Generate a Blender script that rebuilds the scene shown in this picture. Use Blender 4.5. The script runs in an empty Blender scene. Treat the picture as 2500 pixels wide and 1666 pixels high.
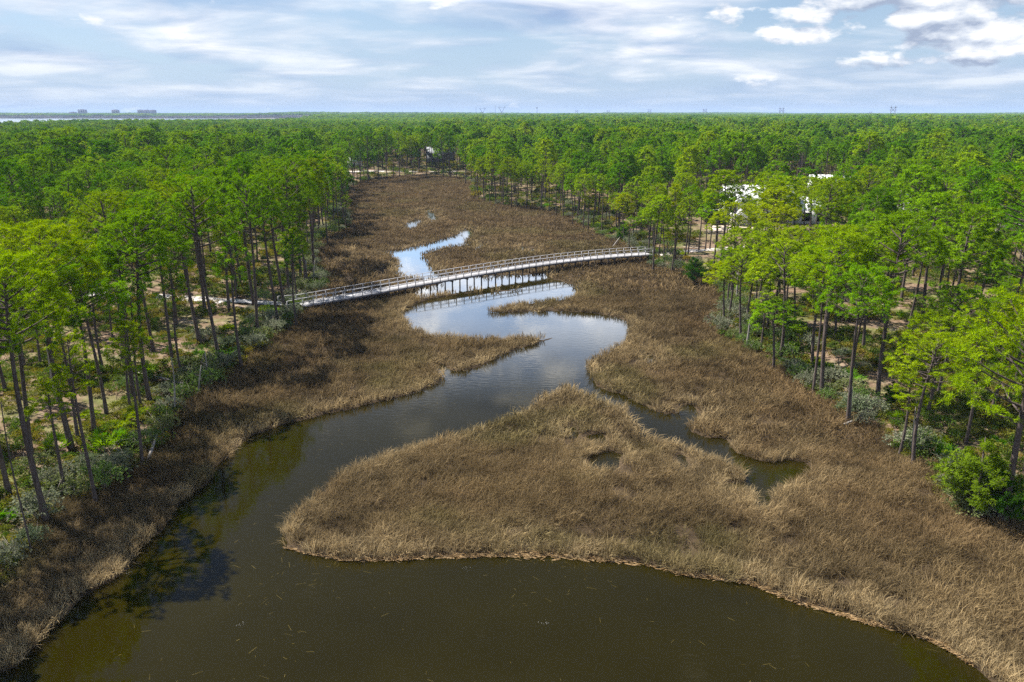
import bpy, math, random
import numpy as np
from math import radians, sin, cos, tan, atan, atan2, pi, sqrt

scene = bpy.context.scene
COL = scene.collection
RNG = np.random.default_rng(7)
random.seed(11)

# ------------------------------------------------------------------ camera
CAM_H = 27.0
F = 1944.4                      # focal length in photo pixels (28 mm on 36 mm)
PITCH = atan(558.0 / F)
SP, CP = sin(PITCH), cos(PITCH)
cam_d = bpy.data.cameras.new('camera')
cam = bpy.data.objects.new('camera', cam_d)
COL.objects.link(cam)
cam_d.lens = 28.0
cam_d.sensor_width = 36.0
cam_d.clip_start = 0.5
cam_d.clip_end = 60000
cam.location = (0, 0, CAM_H)
cam.rotation_euler = (pi / 2 - PITCH, 0, 0)
scene.camera = cam


def ray(u, v):
    x = (u - 1250.0) / F
    y = -(v - 833.0) / F
    return np.array([x, CP + y * SP, -SP + y * CP])


def at(u, v, z=0.0):
    """world point on the level z that a photo pixel looks at"""
    d = ray(u, v)
    t = (z - CAM_H) / d[2]
    return d[0] * t, d[1] * t


def top_z(v, y):
    d = ray(1250, v)
    return CAM_H + d[2] / d[1] * y


# ------------------------------------------------------------------ noise
def _hash(i, j, s):
    h = (i * 374761393 + j * 668265263 + s * 974634533) & 0xFFFFFFFF
    h = ((h ^ (h >> 13)) * 1274126177) & 0xFFFFFFFF
    return ((h ^ (h >> 16)) & 0xFFFF) / 65535.0


def vnoise(x, y, scale=1.0, seed=0):
    x = np.asarray(x, float) / scale
    y = np.asarray(y, float) / scale
    i = np.floor(x).astype(np.int64)
    j = np.floor(y).astype(np.int64)
    fx = x - i
    fy = y - j
    fx = fx * fx * (3 - 2 * fx)
    fy = fy * fy * (3 - 2 * fy)
    a = _hash(i, j, seed); b = _hash(i + 1, j, seed)
    c = _hash(i, j + 1, seed); d = _hash(i + 1, j + 1, seed)
    return (a * (1 - fx) + b * fx) * (1 - fy) + (c * (1 - fx) + d * fx) * fy


def fbm(x, y, scale, seed=0, octv=3):
    t = 0; w = 1; n = 0
    for k in range(octv):
        t = t + w * vnoise(x, y, scale / 2 ** k, seed + 17 * k)
        n += w
        w *= 0.5
    return t / n


def sstep(a, b, x):
    t = np.clip((x - a) / (b - a), 0, 1)
    return t * t * (3 - 2 * t)


# ------------------------------------------------------------------ plan of the place
G = 0.9    # height of the marsh grass, for banks whose foot hides behind it
PW = [  # creek outline, photo pixel (u, v, level)
 (36,1628,0),(89,1575,0),(161,1503,0),(214,1461,0),(286,1414,0),(311,1379,0),(339,1343,0),(375,1311,0),(421,1261,0),(443,1236,0),
 (464,1207,0),(500,1182,0),(536,1139,0),(571,1100,0),(625,1061,0),(679,1043,0),(732,1025,0),(786,1011,0),(840,1002,0),(884,989,0),
 (937,977,0),(991,966,0),(1044,946,0),(1072,934,0),(1080,921,0),(1066,908,0),(1059,896,0),(1080,889,0),(1101,904,0),(1134,907,0),
 (1169,896,0),(1223,868,0),(1294,843,0),(1351,823,0),(1341,814,G),(1276,812,G),(1169,815,G),(1080,807,G),(1009,793,G),(985,779,.5),
 (976,768,0),(984,757,0),(1009,746,0),(1030,736,0),(1059,729,0),(1116,718,0),(1169,712,0),(1223,712,0),(1259,709,0),(1272,702,0),
 (1255,695,G),(1187,698,G),(1134,703,G),(1090,706,G),(1044,713,G),(1010,716,G),(1015,705,0),(1050,699,0),(1082,690,0),(1060,684,.5),(1030,680,.5),
 (1001,672,.7),(969,661,.8),(968,648,.5),(973,639,0),(955,627,0),(926,617,0),(991,607,0),(1044,595,0),(1098,579,0),(1123,571,0),
 (1123,559,0),(1137,561,0),(1159,557,0),(1155,575,0),(1141,582,.7),(1141,593,.85),(1116,591,.85),(1080,598,.85),(1051,607,.85),(1032,616,.4),
 (1030,620,0),(1044,636,0),(1059,656,0),(1070,668,0),(1098,677,0),(1151,673,0),(1223,673,0),(1294,670,0),(1330,667,0),(1341,677,0),
 (1348,682,0),(1401,696,0),(1421,711,0),(1401,715,G),(1348,721,G),(1259,733,G),(1187,747,G),(1166,757,0),(1187,762,0),(1241,764,0),
 (1294,761,0),(1366,761,0),(1437,764,0),(1491,771,0),(1526,784,0),(1541,798,0),(1537,818,0),(1516,846,0),(1473,868,0),(1441,882,0),
 (1434,900,0),(1444,918,0),(1459,943,0),(1491,957,0),(1526,964,0),(1562,989,0),(1616,1011,0),(1648,1012,0),(1662,995,0),(1681,989,0),
 (1699,1000,0),(1706,1018,0),(1689,1036,0),(1685,1050,0),(1703,1061,0),(1731,1070,0),(1767,1068,0),(1778,1093,0),(1803,1107,0),(1846,1125,0),
 (1881,1132,0),(1917,1123,0),(1964,1129,0),(1978,1143,0),(1971,1161,0),(1946,1171,.4),(1903,1184,.7),(1885,1214,.7),(1858,1240,.4),(1842,1250,0),
 (1836,1240,0),(1839,1216,0),(1800,1203,0),(1750,1206,0),(1748,1190,.2),(1760,1178,0),(1800,1178,0),(1834,1172,0),(1829,1158,.4),(1803,1125,G),(1749,1101,G),(1706,1087,G),
 (1660,1068,G),(1580,1043,G),(1544,1022,.5),(1528,1012,.2),(1523,993,.3),(1509,979,G),(1473,964,G),(1419,939,G),(1380,925,G),(1348,939,G),
 (1323,954,G),(1294,975,G),(1241,1004,G),(1169,1029,G),(1098,1052,G),(1044,1068,G),(991,1082,G),(937,1096,G),(884,1114,G),(830,1137,G),
 (779,1175,G),(743,1209,.8),(721,1240,.6),(704,1275,.3),(690,1296,0),(700,1316,0),(685,1340,0),(733,1350,0),(800,1361,0),(850,1370,0),
 (973,1366,0),(1058,1357,0),(1151,1359,0),(1259,1355,0),(1366,1357,0),(1473,1371,0),(1580,1380,0),(1660,1400,0),(1767,1418,0),(1838,1428,0),
 (1946,1468,0),(2088,1511,0),(2231,1546,0),(2303,1578,0),(2374,1621,0),(2421,1660,0)]
WATER = [[at(u, v, z) for u, v, z in PW] + [(27, 27), (40, 17), (70, 4), (120, -15), (200, -60), (-200, -60), (-80, -12), (-40, 14), (-30, 26)]]
for p in ([(1436,1120),(1440,1108),(1462,1106),(1478,1099),(1504,1101),(1523,1110),(1506,1118),(1500,1130),(1470,1127),(1455,1133)],
          [(1436,1062),(1470,1058),(1482,1066),(1450,1072)],
          [(1380,1046),(1398,1042),(1410,1050),(1392,1056)],
          [(1650,1110),(1680,1106),(1690,1116),(1665,1120)],
          [(978,549),(998,541),(1030,533),(1036,536),(1022,546),(1002,553)],
          [(1034,524),(1054,515),(1074,526),(1052,538)],
          [(1160,598),(1172,592),(1188,596),(1172,601)],
          [(845,626),(850,611),(856,622),(850,627)],
          [(1290,606),(1306,602),(1312,606),(1300,609)],
          [(1265,602),(1290,602),(1288,605),(1266,605)],
          [(1016,510),(1050,507),(1052,510),(1018,513)],
          [(1575,868),(1592,864),(1596,870),(1580,874)]):
    vm = sum(q[1] for q in p) / len(p)
    WATER.append([at(u, v, 0.05 if v < vm else 0.85) for u, v in p])

LEFT_EDGE = [(0,1432),(75,1352),(118,1265),(179,1225),(232,1213),(300,1165),(346,1120),(389,1088),(411,1057),(421,1004),(479,964),(536,929),
             (586,886),(629,850),(679,818),(718,784),(760,730),(786,706),(794,671),(782,650),(772,633),(768,601),(797,579),(850,558),(858,536),(838,500),
             (842,478),(856,457),(893,440),(940,432),(988,428)]
RIGHT_EDGE = [(1063,427),(1126,434),(1150,446),(1153,478),(1201,497),(1296,505),(1370,520),(1434,558),(1487,582),(1535,596),(1573,620),(1594,650),
              (1657,662),(1742,682),(1756,720),(1753,744),(1750,808),(1806,840),(1891,884),(1955,937),(2019,980),(2072,1017),(2189,1065),(2221,1118),
              (2274,1128),(2295,1202),(2359,1256),(2500,1270)]
MARSH = [[at(u, v, 0.4) for u, v in LEFT_EDGE + RIGHT_EDGE] + [(48, 42), (75, 30), (140, 0), (200, -80), (-200, -80), (-75, 4), (-42, 27), (-35, 36)]]
BAY = [[(-2600, 420), (-760, 760), (-640, 900), (-540, 1200), (-440, 1500), (-560, 2500), (-900, 3850), (-2800, 3950), (-9000, 3800), (-9000, 420)]]


def sdf(polys, X, Y):
    """signed distance, positive inside any of the polygons"""
    X = np.asarray(X, float); Y = np.asarray(Y, float)
    best = np.full(X.shape, -1e9)
    for P in polys:
        P = np.asarray(P, float)
        d2 = np.full(X.shape, 1e18)
        ins = np.zeros(X.shape, bool)
        for (x0, y0), (x1, y1) in zip(P, np.roll(P, -1, 0)):
            ex, ey = x1 - x0, y1 - y0
            wx, wy = X - x0, Y - y0
            t = np.clip((wx * ex + wy * ey) / (ex * ex + ey * ey + 1e-12), 0, 1)
            d2 = np.minimum(d2, (wx - t * ex) ** 2 + (wy - t * ey) ** 2)
            c = ((y0 <= Y) & (y1 > Y)) | ((y1 <= Y) & (y0 > Y))
            if abs(ey) > 1e-9:
                ins ^= c & (X < x0 + (Y - y0) * ex / ey)
        s = np.sqrt(d2)
        s[~ins] *= -1
        best = np.maximum(best, s)
    return best


def d_water(x, y):
    return sdf(WATER, x, y) + 0.9 * (fbm(x, y, 2.4, 5) - 0.5)


def d_up(x, y):
    return -sdf(MARSH, x, y) + 1.6 * (fbm(x, y, 4.0, 9) - 0.5)


def ground_from(x, y, dw, du, db):
    n = fbm(x, y, 3.0, 3)
    h = 0.09 + 0.16 * (n - 0.4)
    h = np.minimum(h, 0.015 + np.maximum(-dw, 0) * 0.4)
    h = h + sstep(0, 9, du) * (0.75 + 0.7 * (fbm(x, y, 14, 21) - 0.5)) + sstep(20, 90, du) * 0.6
    h = np.where(dw > 0, -0.03 - np.minimum(dw * 0.5, 0.8), h)
    return np.where(db > 0, -0.05 - np.minimum(db * 0.05, 2.0), h)


def gh(x, y):
    x = np.atleast_1d(np.asarray(x, float)); y = np.atleast_1d(np.asarray(y, float))
    return ground_from(x, y, d_water(x, y), d_up(x, y), sdf(BAY, x, y))


def gh1(x, y):
    return float(gh([x], [y])[0])


# ------------------------------------------------------------------ mesh helpers
def mesh_np(name, verts, faces, mats=(), mat_idx=None, smooth=False, col=None):
    """faces: (M,3) or (M,4) array, or list of such arrays"""
    me = bpy.data.meshes.new(name)
    verts = np.asarray(verts, np.float32)
    fl = faces if isinstance(faces, list) and isinstance(faces[0], np.ndarray) else [np.asarray(faces)]
    fl = [np.asarray(f, np.int32) for f in fl if len(f)]
    me.vertices.add(len(verts))
    me.vertices.foreach_set('co', verts.ravel())
    loops = np.concatenate([f.ravel() for f in fl])
    tot = np.concatenate([np.full(len(f), f.shape[1], np.int32) for f in fl])
    start = np.concatenate([[0], np.cumsum(tot)[:-1]]).astype(np.int32)
    me.loops.add(len(loops))
    me.loops.foreach_set('vertex_index', loops)
    me.polygons.add(len(tot))
    me.polygons.foreach_set('loop_start', start)
    me.polygons.foreach_set('loop_total', tot)
    for m in mats:
        me.materials.append(m)
    if mat_idx is not None:
        me.polygons.foreach_set('material_index', np.asarray(mat_idx, np.int32))
    if smooth:
        me.polygons.foreach_set('use_smooth', np.ones(len(tot), bool))
    me.update(calc_edges=True)
    if col is not None:
        a = me.attributes.new('shade', 'FLOAT', 'POINT')
        a.data.foreach_set('value', np.asarray(col, np.float32))
    return me


class MB:
    """collects boxes, tubes, quads into one mesh"""
    def __init__(self):
        self.v = []; self.q = []; self.t = []; self.n = 0

    def add(self, v, q=(), t=()):
        v = np.asarray(v, float)
        self.v.append(v)
        if len(q): self.q.append(np.asarray(q) + self.n)
        if len(t): self.t.append(np.asarray(t) + self.n)
        self.n += len(v)
        return self

    def box(self, c, s, rz=0.0):
        x, y, z = s[0] / 2, s[1] / 2, s[2] / 2
        v = np.array([[i, j, k] for k in (-z, z) for (i, j) in ((-x, -y), (x, -y), (x, y), (-x, y))])
        if rz:
            c_, s_ = cos(rz), sin(rz)
            v = np.stack([v[:, 0] * c_ - v[:, 1] * s_, v[:, 0] * s_ + v[:, 1] * c_, v[:, 2]], 1)
        v = v + np.array(c)
        return self.add(v, [(3, 2, 1, 0), (4, 5, 6, 7), (0, 1, 5, 4), (1, 2, 6, 5), (2, 3, 7, 6), (3, 0, 4, 7)])

    def bar(self, a, b, w, h):
        """rectangular bar from a to b, w wide (level), h deep"""
        a = np.array(a, float); b = np.array(b, float)
        d = b - a; d /= np.linalg.norm(d)
        s = np.cross(d, [0, 0, 1.0])
        if np.linalg.norm(s) < 1e-5: s = np.array([1.0, 0, 0])
        s /= np.linalg.norm(s); u = np.cross(s, d)
        v = [p + s * i * w / 2 + u * j * h / 2 for p in (a, b) for i, j in ((-1, -1), (1, -1), (1, 1), (-1, 1))]
        return self.add(v, [(0, 1, 2, 3), (7, 6, 5, 4), (4, 5, 1, 0), (5, 6, 2, 1), (6, 7, 3, 2), (7, 4, 0, 3)])

    def tube(self, pts, rad, sides=6):
        pts = np.asarray(pts, float); n = len(pts)
        rad = np.broadcast_to(np.asarray(rad, float), (n,))
        tan_ = np.gradient(pts, axis=0)
        tan_ /= np.linalg.norm(tan_, axis=1)[:, None] + 1e-9
        ref = np.array([1.0, 0, 0]) if abs(tan_[0][0]) < 0.8 else np.array([0, 1.0, 0])
        s = np.cross(tan_, ref); s /= np.linalg.norm(s, axis=1)[:, None] + 1e-9
        u = np.cross(s, tan_)
        a = np.arange(sides) * 2 * pi / sides
        v = (pts[:, None, :] + rad[:, None, None] * (np.cos(a)[None, :, None] * s[:, None, :] + np.sin(a)[None, :, None] * u[:, None, :])).reshape(-1, 3)
        q = []
        for i in range(n - 1):
            for k in range(sides):
                k2 = (k + 1) % sides
                q.append((i * sides + k, i * sides + k2, (i + 1) * sides + k2, (i + 1) * sides + k))
        v = np.vstack([v, pts[-1:]])
        t = [((n - 1) * sides + k, (n - 1) * sides + (k + 1) % sides, n * sides) for k in range(sides)]
        return self.add(v, q, t)

    def mesh(self, name, mats=(), smooth=False):
        f = []
        if self.q: f.append(np.concatenate(self.q))
        if self.t: f.append(np.concatenate(self.t))
        return mesh_np(name, np.concatenate(self.v), f, mats, smooth=smooth)


def link(name, me, parent=None):
    o = bpy.data.objects.new(name, me)
    COL.objects.link(o)
    if parent: o.parent = parent
    return o


def tag(o, label=None, cat=None, group=None, kind=None):
    if label: o['label'] = label
    if cat: o['category'] = cat
    if group: o['group'] = group
    if kind: o['kind'] = kind
    return o


def empty(name, loc, rz=0.0):
    o = bpy.data.objects.new(name, None)
    o.empty_display_size = 0.5
    COL.objects.link(o)
    o.location = loc
    o.rotation_euler = (0, 0, rz)
    return o


# ------------------------------------------------------------------ materials
def new_mat(name):
    m = bpy.data.materials.new(name)
    m.use_nodes = True
    nt = m.node_tree
    nt.nodes.clear()
    out = nt.nodes.new('ShaderNodeOutputMaterial')
    return m, nt, out


def N(nt, typ, **kw):
    n = nt.nodes.new(typ)
    for k, v in kw.items():
        setattr(n, k, v)
    return n


def ramp(nt, fac, stops, interp='LINEAR'):
    r = N(nt, 'ShaderNodeValToRGB')
    r.color_ramp.interpolation = interp
    while len(r.color_ramp.elements) < len(stops):
        r.color_ramp.elements.new(0.5)
    for e, (p, c) in zip(r.color_ramp.elements, stops):
        e.position = p
        e.color = (*c, 1) if len(c) == 3 else c
    nt.links.new(fac, r.inputs[0])
    return r.outputs[0]


def noise(nt, vec, scale, detail=3, rough=0.5, dist=0.0):
    n = N(nt, 'ShaderNodeTexNoise')
    n.inputs['Scale'].default_value = scale
    n.inputs['Detail'].default_value = detail
    n.inputs['Roughness'].default_value = rough
    n.inputs['Distortion'].default_value = dist
    if vec is not None: nt.links.new(vec, n.inputs['Vector'])
    return n.outputs['Fac']


def mixc(nt, fac, a, b, blend='MIX'):
    m = N(nt, 'ShaderNodeMix', data_type='RGBA', blend_type=blend)
    for s, v in ((m.inputs['Factor'], fac), (m.inputs[6], a), (m.inputs[7], b)):
        if isinstance(v, (int, float)): s.default_value = v
        elif isinstance(v, tuple): s.default_value = (*v, 1) if len(v) == 3 else v
        else: nt.links.new(v, s)
    return m.outputs[2]


def math_(nt, op, a, b=None, clamp=False):
    m = N(nt, 'ShaderNodeMath', operation=op, use_clamp=clamp)
    for i, v in ((0, a), (1, b)):
        if v is None: continue
        if isinstance(v, (int, float)): m.inputs[i].default_value = v
        else: nt.links.new(v, m.inputs[i])
    return m.outputs[0]


def leaf_mat(name, dark, light, mode, transl=0.30, nscale=0.7, amount=1.0):
    """foliage: mode 'object' = colour of the object, 'random' = per instance"""
    m, nt, out = new_mat(name)
    oi = N(nt, 'ShaderNodeObjectInfo')
    tc = N(nt, 'ShaderNodeTexCoord')
    nz = noise(nt, tc.outputs['Object'], nscale, 3)
    base = mixc(nt, math_(nt, 'MULTIPLY', nz, amount), dark, light)
    if mode == 'object':
        base = mixc(nt, 1.0, base, oi.outputs['Color'], 'MULTIPLY')
    else:
        tint = ramp(nt, oi.outputs['Random'], mode)
        base = mixc(nt, 1.0, base, tint, 'MULTIPLY')
    d = N(nt, 'ShaderNodeBsdfDiffuse')
    t = N(nt, 'ShaderNodeBsdfTranslucent')
    nt.links.new(base, d.inputs['Color'])
    hs = N(nt, 'ShaderNodeHueSaturation')
    hs.inputs['Saturation'].default_value = 1.15
    hs.inputs['Value'].default_value = 1.25
    nt.links.new(base, hs.inputs['Color'])
    nt.links.new(hs.outputs[0], t.inputs['Color'])
    mx = N(nt, 'ShaderNodeMixShader')
    mx.inputs[0].default_value = transl
    nt.links.new(d.outputs[0], mx.inputs[1])
    nt.links.new(t.outputs[0], mx.inputs[2])
    nt.links.new(mx.outputs[0], out.inputs['Surface'])
    return m


def simple_mat(name, c1, c2=None, scale=3.0, rough=0.8, bump=0.0, detail=4, spec=0.3, metal=0.0, stretch=None):
    m, nt, out = new_mat(name)
    b = N(nt, 'ShaderNodeBsdfPrincipled')
    b.inputs['Roughness'].default_value = rough
    b.inputs['Specular IOR Level'].default_value = spec
    b.inputs['Metallic'].default_value = metal
    nt.links.new(b.outputs[0], out.inputs['Surface'])
    tc = N(nt, 'ShaderNodeTexCoord')
    vec = tc.outputs['Object']
    if stretch:
        mp = N(nt, 'ShaderNodeMapping')
        mp.inputs['Scale'].default_value = stretch
        nt.links.new(vec, mp.inputs[0])
        vec = mp.outputs[0]
    nz = noise(nt, vec, scale, detail, 0.6)
    col = mixc(nt, ramp(nt, nz, [(0.3, (0, 0, 0)), (0.7, (1, 1, 1))]), c1, c2 or c1)
    nt.links.new(col, b.inputs['Base Color'])
    if bump:
        bp = N(nt, 'ShaderNodeBump')
        bp.inputs['Strength'].default_value = bump
        bp.inputs['Distance'].default_value = 0.05
        nt.links.new(nz, bp.inputs['Height'])
        nt.links.new(bp.outputs[0], b.inputs['Normal'])
    return m


GREENS = [(0.0, (0.42, 0.64, 0.5)), (0.3, (0.62, 0.80, 0.65)), (0.6, (0.92, 0.97, 0.9)), (0.9, (1.2, 1.1, 0.9)), (1.0, (1.4, 1.15, 0.8))]
NEEDLE_D, NEEDLE_L = (0.070, 0.155, 0.004), (0.240, 0.365, 0.008)
M_needle = leaf_mat('pine_needles', NEEDLE_D, NEEDLE_L, 'object')
M_needle_f = leaf_mat('pine_needles_forest', NEEDLE_D, NEEDLE_L, GREENS)
M_bark = simple_mat('pine_bark', (0.050, 0.040, 0.036), (0.125, 0.098, 0.085), 5, 0.95, 0.6, stretch=(1, 1, 0.3), spec=0.1)
M_dead = simple_mat('dead_wood', (0.15, 0.135, 0.12), (0.36, 0.33, 0.30), 6, 0.9, 0.4, stretch=(1, 1, 0.2), spec=0.1)
M_shrub = leaf_mat('shrub_leaves', (0.07, 0.09, 0.045), (0.19, 0.215, 0.13), 'object', 0.25, 1.2)
M_palm = leaf_mat('palmetto_fronds', (0.05, 0.12, 0.006), (0.15, 0.24, 0.014), 'object', 0.35, 0.8)
M_cedar = leaf_mat('cedar_foliage', (0.028, 0.070, 0.006), (0.085, 0.165, 0.010), 'object', 0.3, 0.9)
M_under = leaf_mat('undergrowth_leaves', (0.075, 0.10, 0.024), (0.20, 0.225, 0.065), [(0, (0.55, 0.8, 0.5)), (0.45, (0.9, 1.0, 0.7)), (0.75, (1.3, 1.05, 0.7)), (1, (1.5, 1.0, 0.75))], 0.3, 1.0)
M_twig = simple_mat('shrub_twigs', (0.16, 0.14, 0.12), (0.30, 0.27, 0.24), 4, 0.9, spec=0.1)


def grass_mat():
    m, nt, out = new_mat('marsh_grass_blades')
    at_ = N(nt, 'ShaderNodeAttribute', attribute_type='INSTANCER', attribute_name='tint')
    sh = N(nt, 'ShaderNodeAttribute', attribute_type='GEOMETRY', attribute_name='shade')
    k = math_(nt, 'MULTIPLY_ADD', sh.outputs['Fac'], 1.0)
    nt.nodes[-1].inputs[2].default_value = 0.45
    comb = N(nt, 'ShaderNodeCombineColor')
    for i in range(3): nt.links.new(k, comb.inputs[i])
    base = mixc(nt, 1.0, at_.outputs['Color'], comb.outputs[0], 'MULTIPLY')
    d = N(nt, 'ShaderNodeBsdfDiffuse')
    t = N(nt, 'ShaderNodeBsdfTranslucent')
    nt.links.new(base, d.inputs['Color']); nt.links.new(base, t.inputs['Color'])
    mx = N(nt, 'ShaderNodeMixShader'); mx.inputs[0].default_value = 0.3
    nt.links.new(d.outputs[0], mx.inputs[1]); nt.links.new(t.outputs[0], mx.inputs[2])
    nt.links.new(mx.outputs[0], out.inputs['Surface'])
    return m


M_grass = grass_mat()


def ground_mat():
    m, nt, out = new_mat('ground_soil')
    b = N(nt, 'ShaderNodeBsdfPrincipled')
    b.inputs['Roughness'].default_value = 0.95
    b.inputs['Specular IOR Level'].default_value = 0.1
    nt.links.new(b.outputs[0], out.inputs['Surface'])
    tc = N(nt, 'ShaderNodeTexCoord')
    v = tc.outputs['Object']
    up = N(nt, 'ShaderNodeAttribute', attribute_name='upland').outputs['Fac']
    sand = N(nt, 'ShaderNodeAttribute', attribute_name='sand').outputs['Fac']
    mud = ramp(nt, noise(nt, v, 0.8, 5), [(0.3, (0.030, 0.021, 0.012)), (0.7, (0.075, 0.052, 0.030))])
    n1 = noise(nt, v, 0.16, 6, 0.65)
    n2 = noise(nt, v, 0.9, 6, 0.7)
    straw = ramp(nt, n2, [(0.25, (0.085, 0.052, 0.030)), (0.5, (0.17, 0.115, 0.075)), (0.72, (0.26, 0.20, 0.145))])
    grassy = ramp(nt, n2, [(0.3, (0.05, 0.06, 0.014)), (0.7, (0.16, 0.165, 0.055))])
    upl = mixc(nt, ramp(nt, n1, [(0.38, (0, 0, 0)), (0.55, (1, 1, 1))]), grassy, straw)
    sn = math_(nt, 'ADD', sand, math_(nt, 'MULTIPLY_ADD', n2, 0.9), True)
    nt.nodes[-2].inputs[2].default_value = -0.45
    nt.nodes[-2].inputs[1].default_value = 0.9
    sandc = ramp(nt, noise(nt, v, 2.5, 6, 0.7), [(0.3, (0.27, 0.215, 0.175)), (0.7, (0.50, 0.44, 0.39))])
    upl = mixc(nt, ramp(nt, sn, [(0.42, (0, 0, 0)), (0.62, (1, 1, 1))]), upl, sandc)
    col = mixc(nt, up, mud, upl)
    nt.links.new(col, b.inputs['Base Color'])
    bp = N(nt, 'ShaderNodeBump')
    bp.inputs['Strength'].default_value = 0.6; bp.inputs['Distance'].default_value = 0.12
    nt.links.new(noise(nt, v, 3.0, 6, 0.7), bp.inputs['Height'])
    nt.links.new(bp.outputs[0], b.inputs['Normal'])
    return m


def water_mat():
    m, nt, out = new_mat('dark_creek_water')
    b = N(nt, 'ShaderNodeBsdfPrincipled')
    b.inputs['Roughness'].default_value = 0.025
    b.inputs['IOR'].default_value = 1.37
    b.inputs['Specular IOR Level'].default_value = 0.5
    nt.links.new(b.outputs[0], out.inputs['Surface'])
    tc = N(nt, 'ShaderNodeTexCoord')
    v = tc.outputs['Object']
    n = noise(nt, v, 0.06, 4, 0.55)
    nt.links.new(ramp(nt, n, [(0.3, (0.0096, 0.0078, 0.0008)), (0.7, (0.0148, 0.0120, 0.0011))]), b.inputs['Base Color'])
    mp = N(nt, 'ShaderNodeMapping'); mp.inputs['Scale'].default_value = (0.5, 1.3, 1)
    mp.inputs['Rotation'].default_value = (0, 0, 0.3)
    nt.links.new(v, mp.inputs[0])
    w = noise(nt, mp.outputs[0], 2.2, 3, 0.5, 0.4)
    w2 = noise(nt, v, 0.12, 2, 0.5)
    hgt = math_(nt, 'MULTIPLY', w, ramp(nt, w2, [(0.35, (0.25,) * 3), (0.65, (1,) * 3)]))
    bp = N(nt, 'ShaderNodeBump')
    bp.inputs['Strength'].default_value = 0.10; bp.inputs['Distance'].default_value = 0.06
    nt.links.new(hgt, bp.inputs['Height'])
    nt.links.new(bp.outputs[0], b.inputs['Normal'])
    return m


M_ground = ground_mat()
M_water = water_mat()
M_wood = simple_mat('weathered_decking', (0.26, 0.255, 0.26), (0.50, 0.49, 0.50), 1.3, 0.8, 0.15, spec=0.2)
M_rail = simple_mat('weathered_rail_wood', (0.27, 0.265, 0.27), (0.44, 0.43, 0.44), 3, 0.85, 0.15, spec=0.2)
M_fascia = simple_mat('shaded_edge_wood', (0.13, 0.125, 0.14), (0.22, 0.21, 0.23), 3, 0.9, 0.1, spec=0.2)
M_pile = simple_mat('piling_wood', (0.055, 0.045, 0.04), (0.13, 0.11, 0.09), 4, 0.9, 0.3, stretch=(1, 1, .3), spec=0.1)
M_sand = simple_mat('pale_sand', (0.36, 0.32, 0.29), (0.56, 0.52, 0.49), 1.5, 0.95, 0.2, 6, spec=0.1)
M_wall = simple_mat('white_siding', (0.70, 0.70, 0.70), (0.80, 0.80, 0.80), 1.0, 0.7)
M_roof = simple_mat('white_metal_roof', (0.66, 0.67, 0.69), (0.80, 0.80, 0.81), 0.6, 0.45, spec=0.4)
M_dark = simple_mat('dark_opening', (0.012, 0.013, 0.016), (0.025, 0.026, 0.03), 1.0, 0.3)
M_grey = simple_mat('grey_siding', (0.17, 0.18, 0.20), (0.24, 0.25, 0.27), 1.0, 0.7)
M_tan = simple_mat('tan_paving', (0.50, 0.40, 0.30), (0.62, 0.52, 0.42), 0.8, 0.9)
M_steel = simple_mat('galvanised_steel', (0.03, 0.033, 0.04), (0.06, 0.064, 0.07), 2.0, 0.5, metal=0.4)
M_condo = simple_mat('condo_facade', (0.12, 0.12, 0.14), (0.18, 0.18, 0.20), 0.05, 0.8)
M_thatch = simple_mat('thatch_wrack', (0.13, 0.075, 0.028), (0.36, 0.25, 0.13), 3, 0.95, 0.3, spec=0.1)
M_straw = simple_mat('floating_straw', (0.09, 0.07, 0.016), (0.22, 0.17, 0.055), 2, 0.9, spec=0.1)
M_foam = simple_mat('foam_bubbles', (0.65, 0.65, 0.62), (0.8, 0.8, 0.78), 2, 0.6)


# ------------------------------------------------------------------ terrain
def axis(lo, hi, step, far, grow=1.07):
    a = [lo]
    while a[-1] < hi: a.append(a[-1] + step)
    s = step
    while a[-1] < far:
        s *= grow
        a.append(a[-1] + s)
    return np.array(a)


ax_r = axis(0, 62, 0.55, 16000, 1.08)
ax = np.concatenate([-ax_r[:0:-1], ax_r])
ay = np.concatenate([[-60, -30, 0, 12], axis(20, 150, 0.55, 20000, 1.045)])
GX, GY = np.meshgrid(ax, ay)
gx, gy = GX.ravel(), GY.ravel()
g_dw, g_du, g_db = d_water(gx, gy), d_up(gx, gy), sdf(BAY, gx, gy)
gz = ground_from(gx, gy, g_dw, g_du, g_db)
nx, ny = len(ax), len(ay)
ii, jj = np.meshgrid(np.arange(nx - 1), np.arange(ny - 1))
i0 = (jj * nx + ii).ravel()
quads = np.stack([i0, i0 + 1, i0 + nx + 1, i0 + nx], 1)

SAND = [at(175, 740, 1) + (9, 5), at(310, 868, 1) + (7, 4.5), at(430, 850, 1) + (6, 4), at(250, 850, 1) + (5, 3), at(480, 780, 1) + (6, 4), at(80, 1010, 1) + (6, 4),
        at(2130, 740, 1) + (8, 5), at(2200, 800, 1) + (8, 4), at(1860, 720, 1) + (8, 5), at(2060, 720, 1) + (6, 4), at(2300, 740, 1) + (7, 4),
        at(1760, 560, 1) + (12, 8), at(1700, 600, 1) + (9, 5), at(1420, 478, 1) + (8, 5), at(1240, 455, 1) + (8, 5), at(1390, 500, 1) + (6, 4),
        at(2420, 560, 1) + (14, 6), at(2270, 530, 1) + (8, 5), at(2010, 455, 1) + (9, 6), at(1040, 418, 1) + (20, 9), at(880, 415, 1) + (14, 8),
        at(560, 745, 1) + (9, 3)]


def sand_f(x, y):
    s = np.zeros(np.shape(x))
    for cx, cy, rx, ry in SAND:
        s = np.maximum(s, np.exp(-(((x - cx) / rx) ** 2 + ((y - cy) / ry) ** 2)))
    return s


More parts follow.
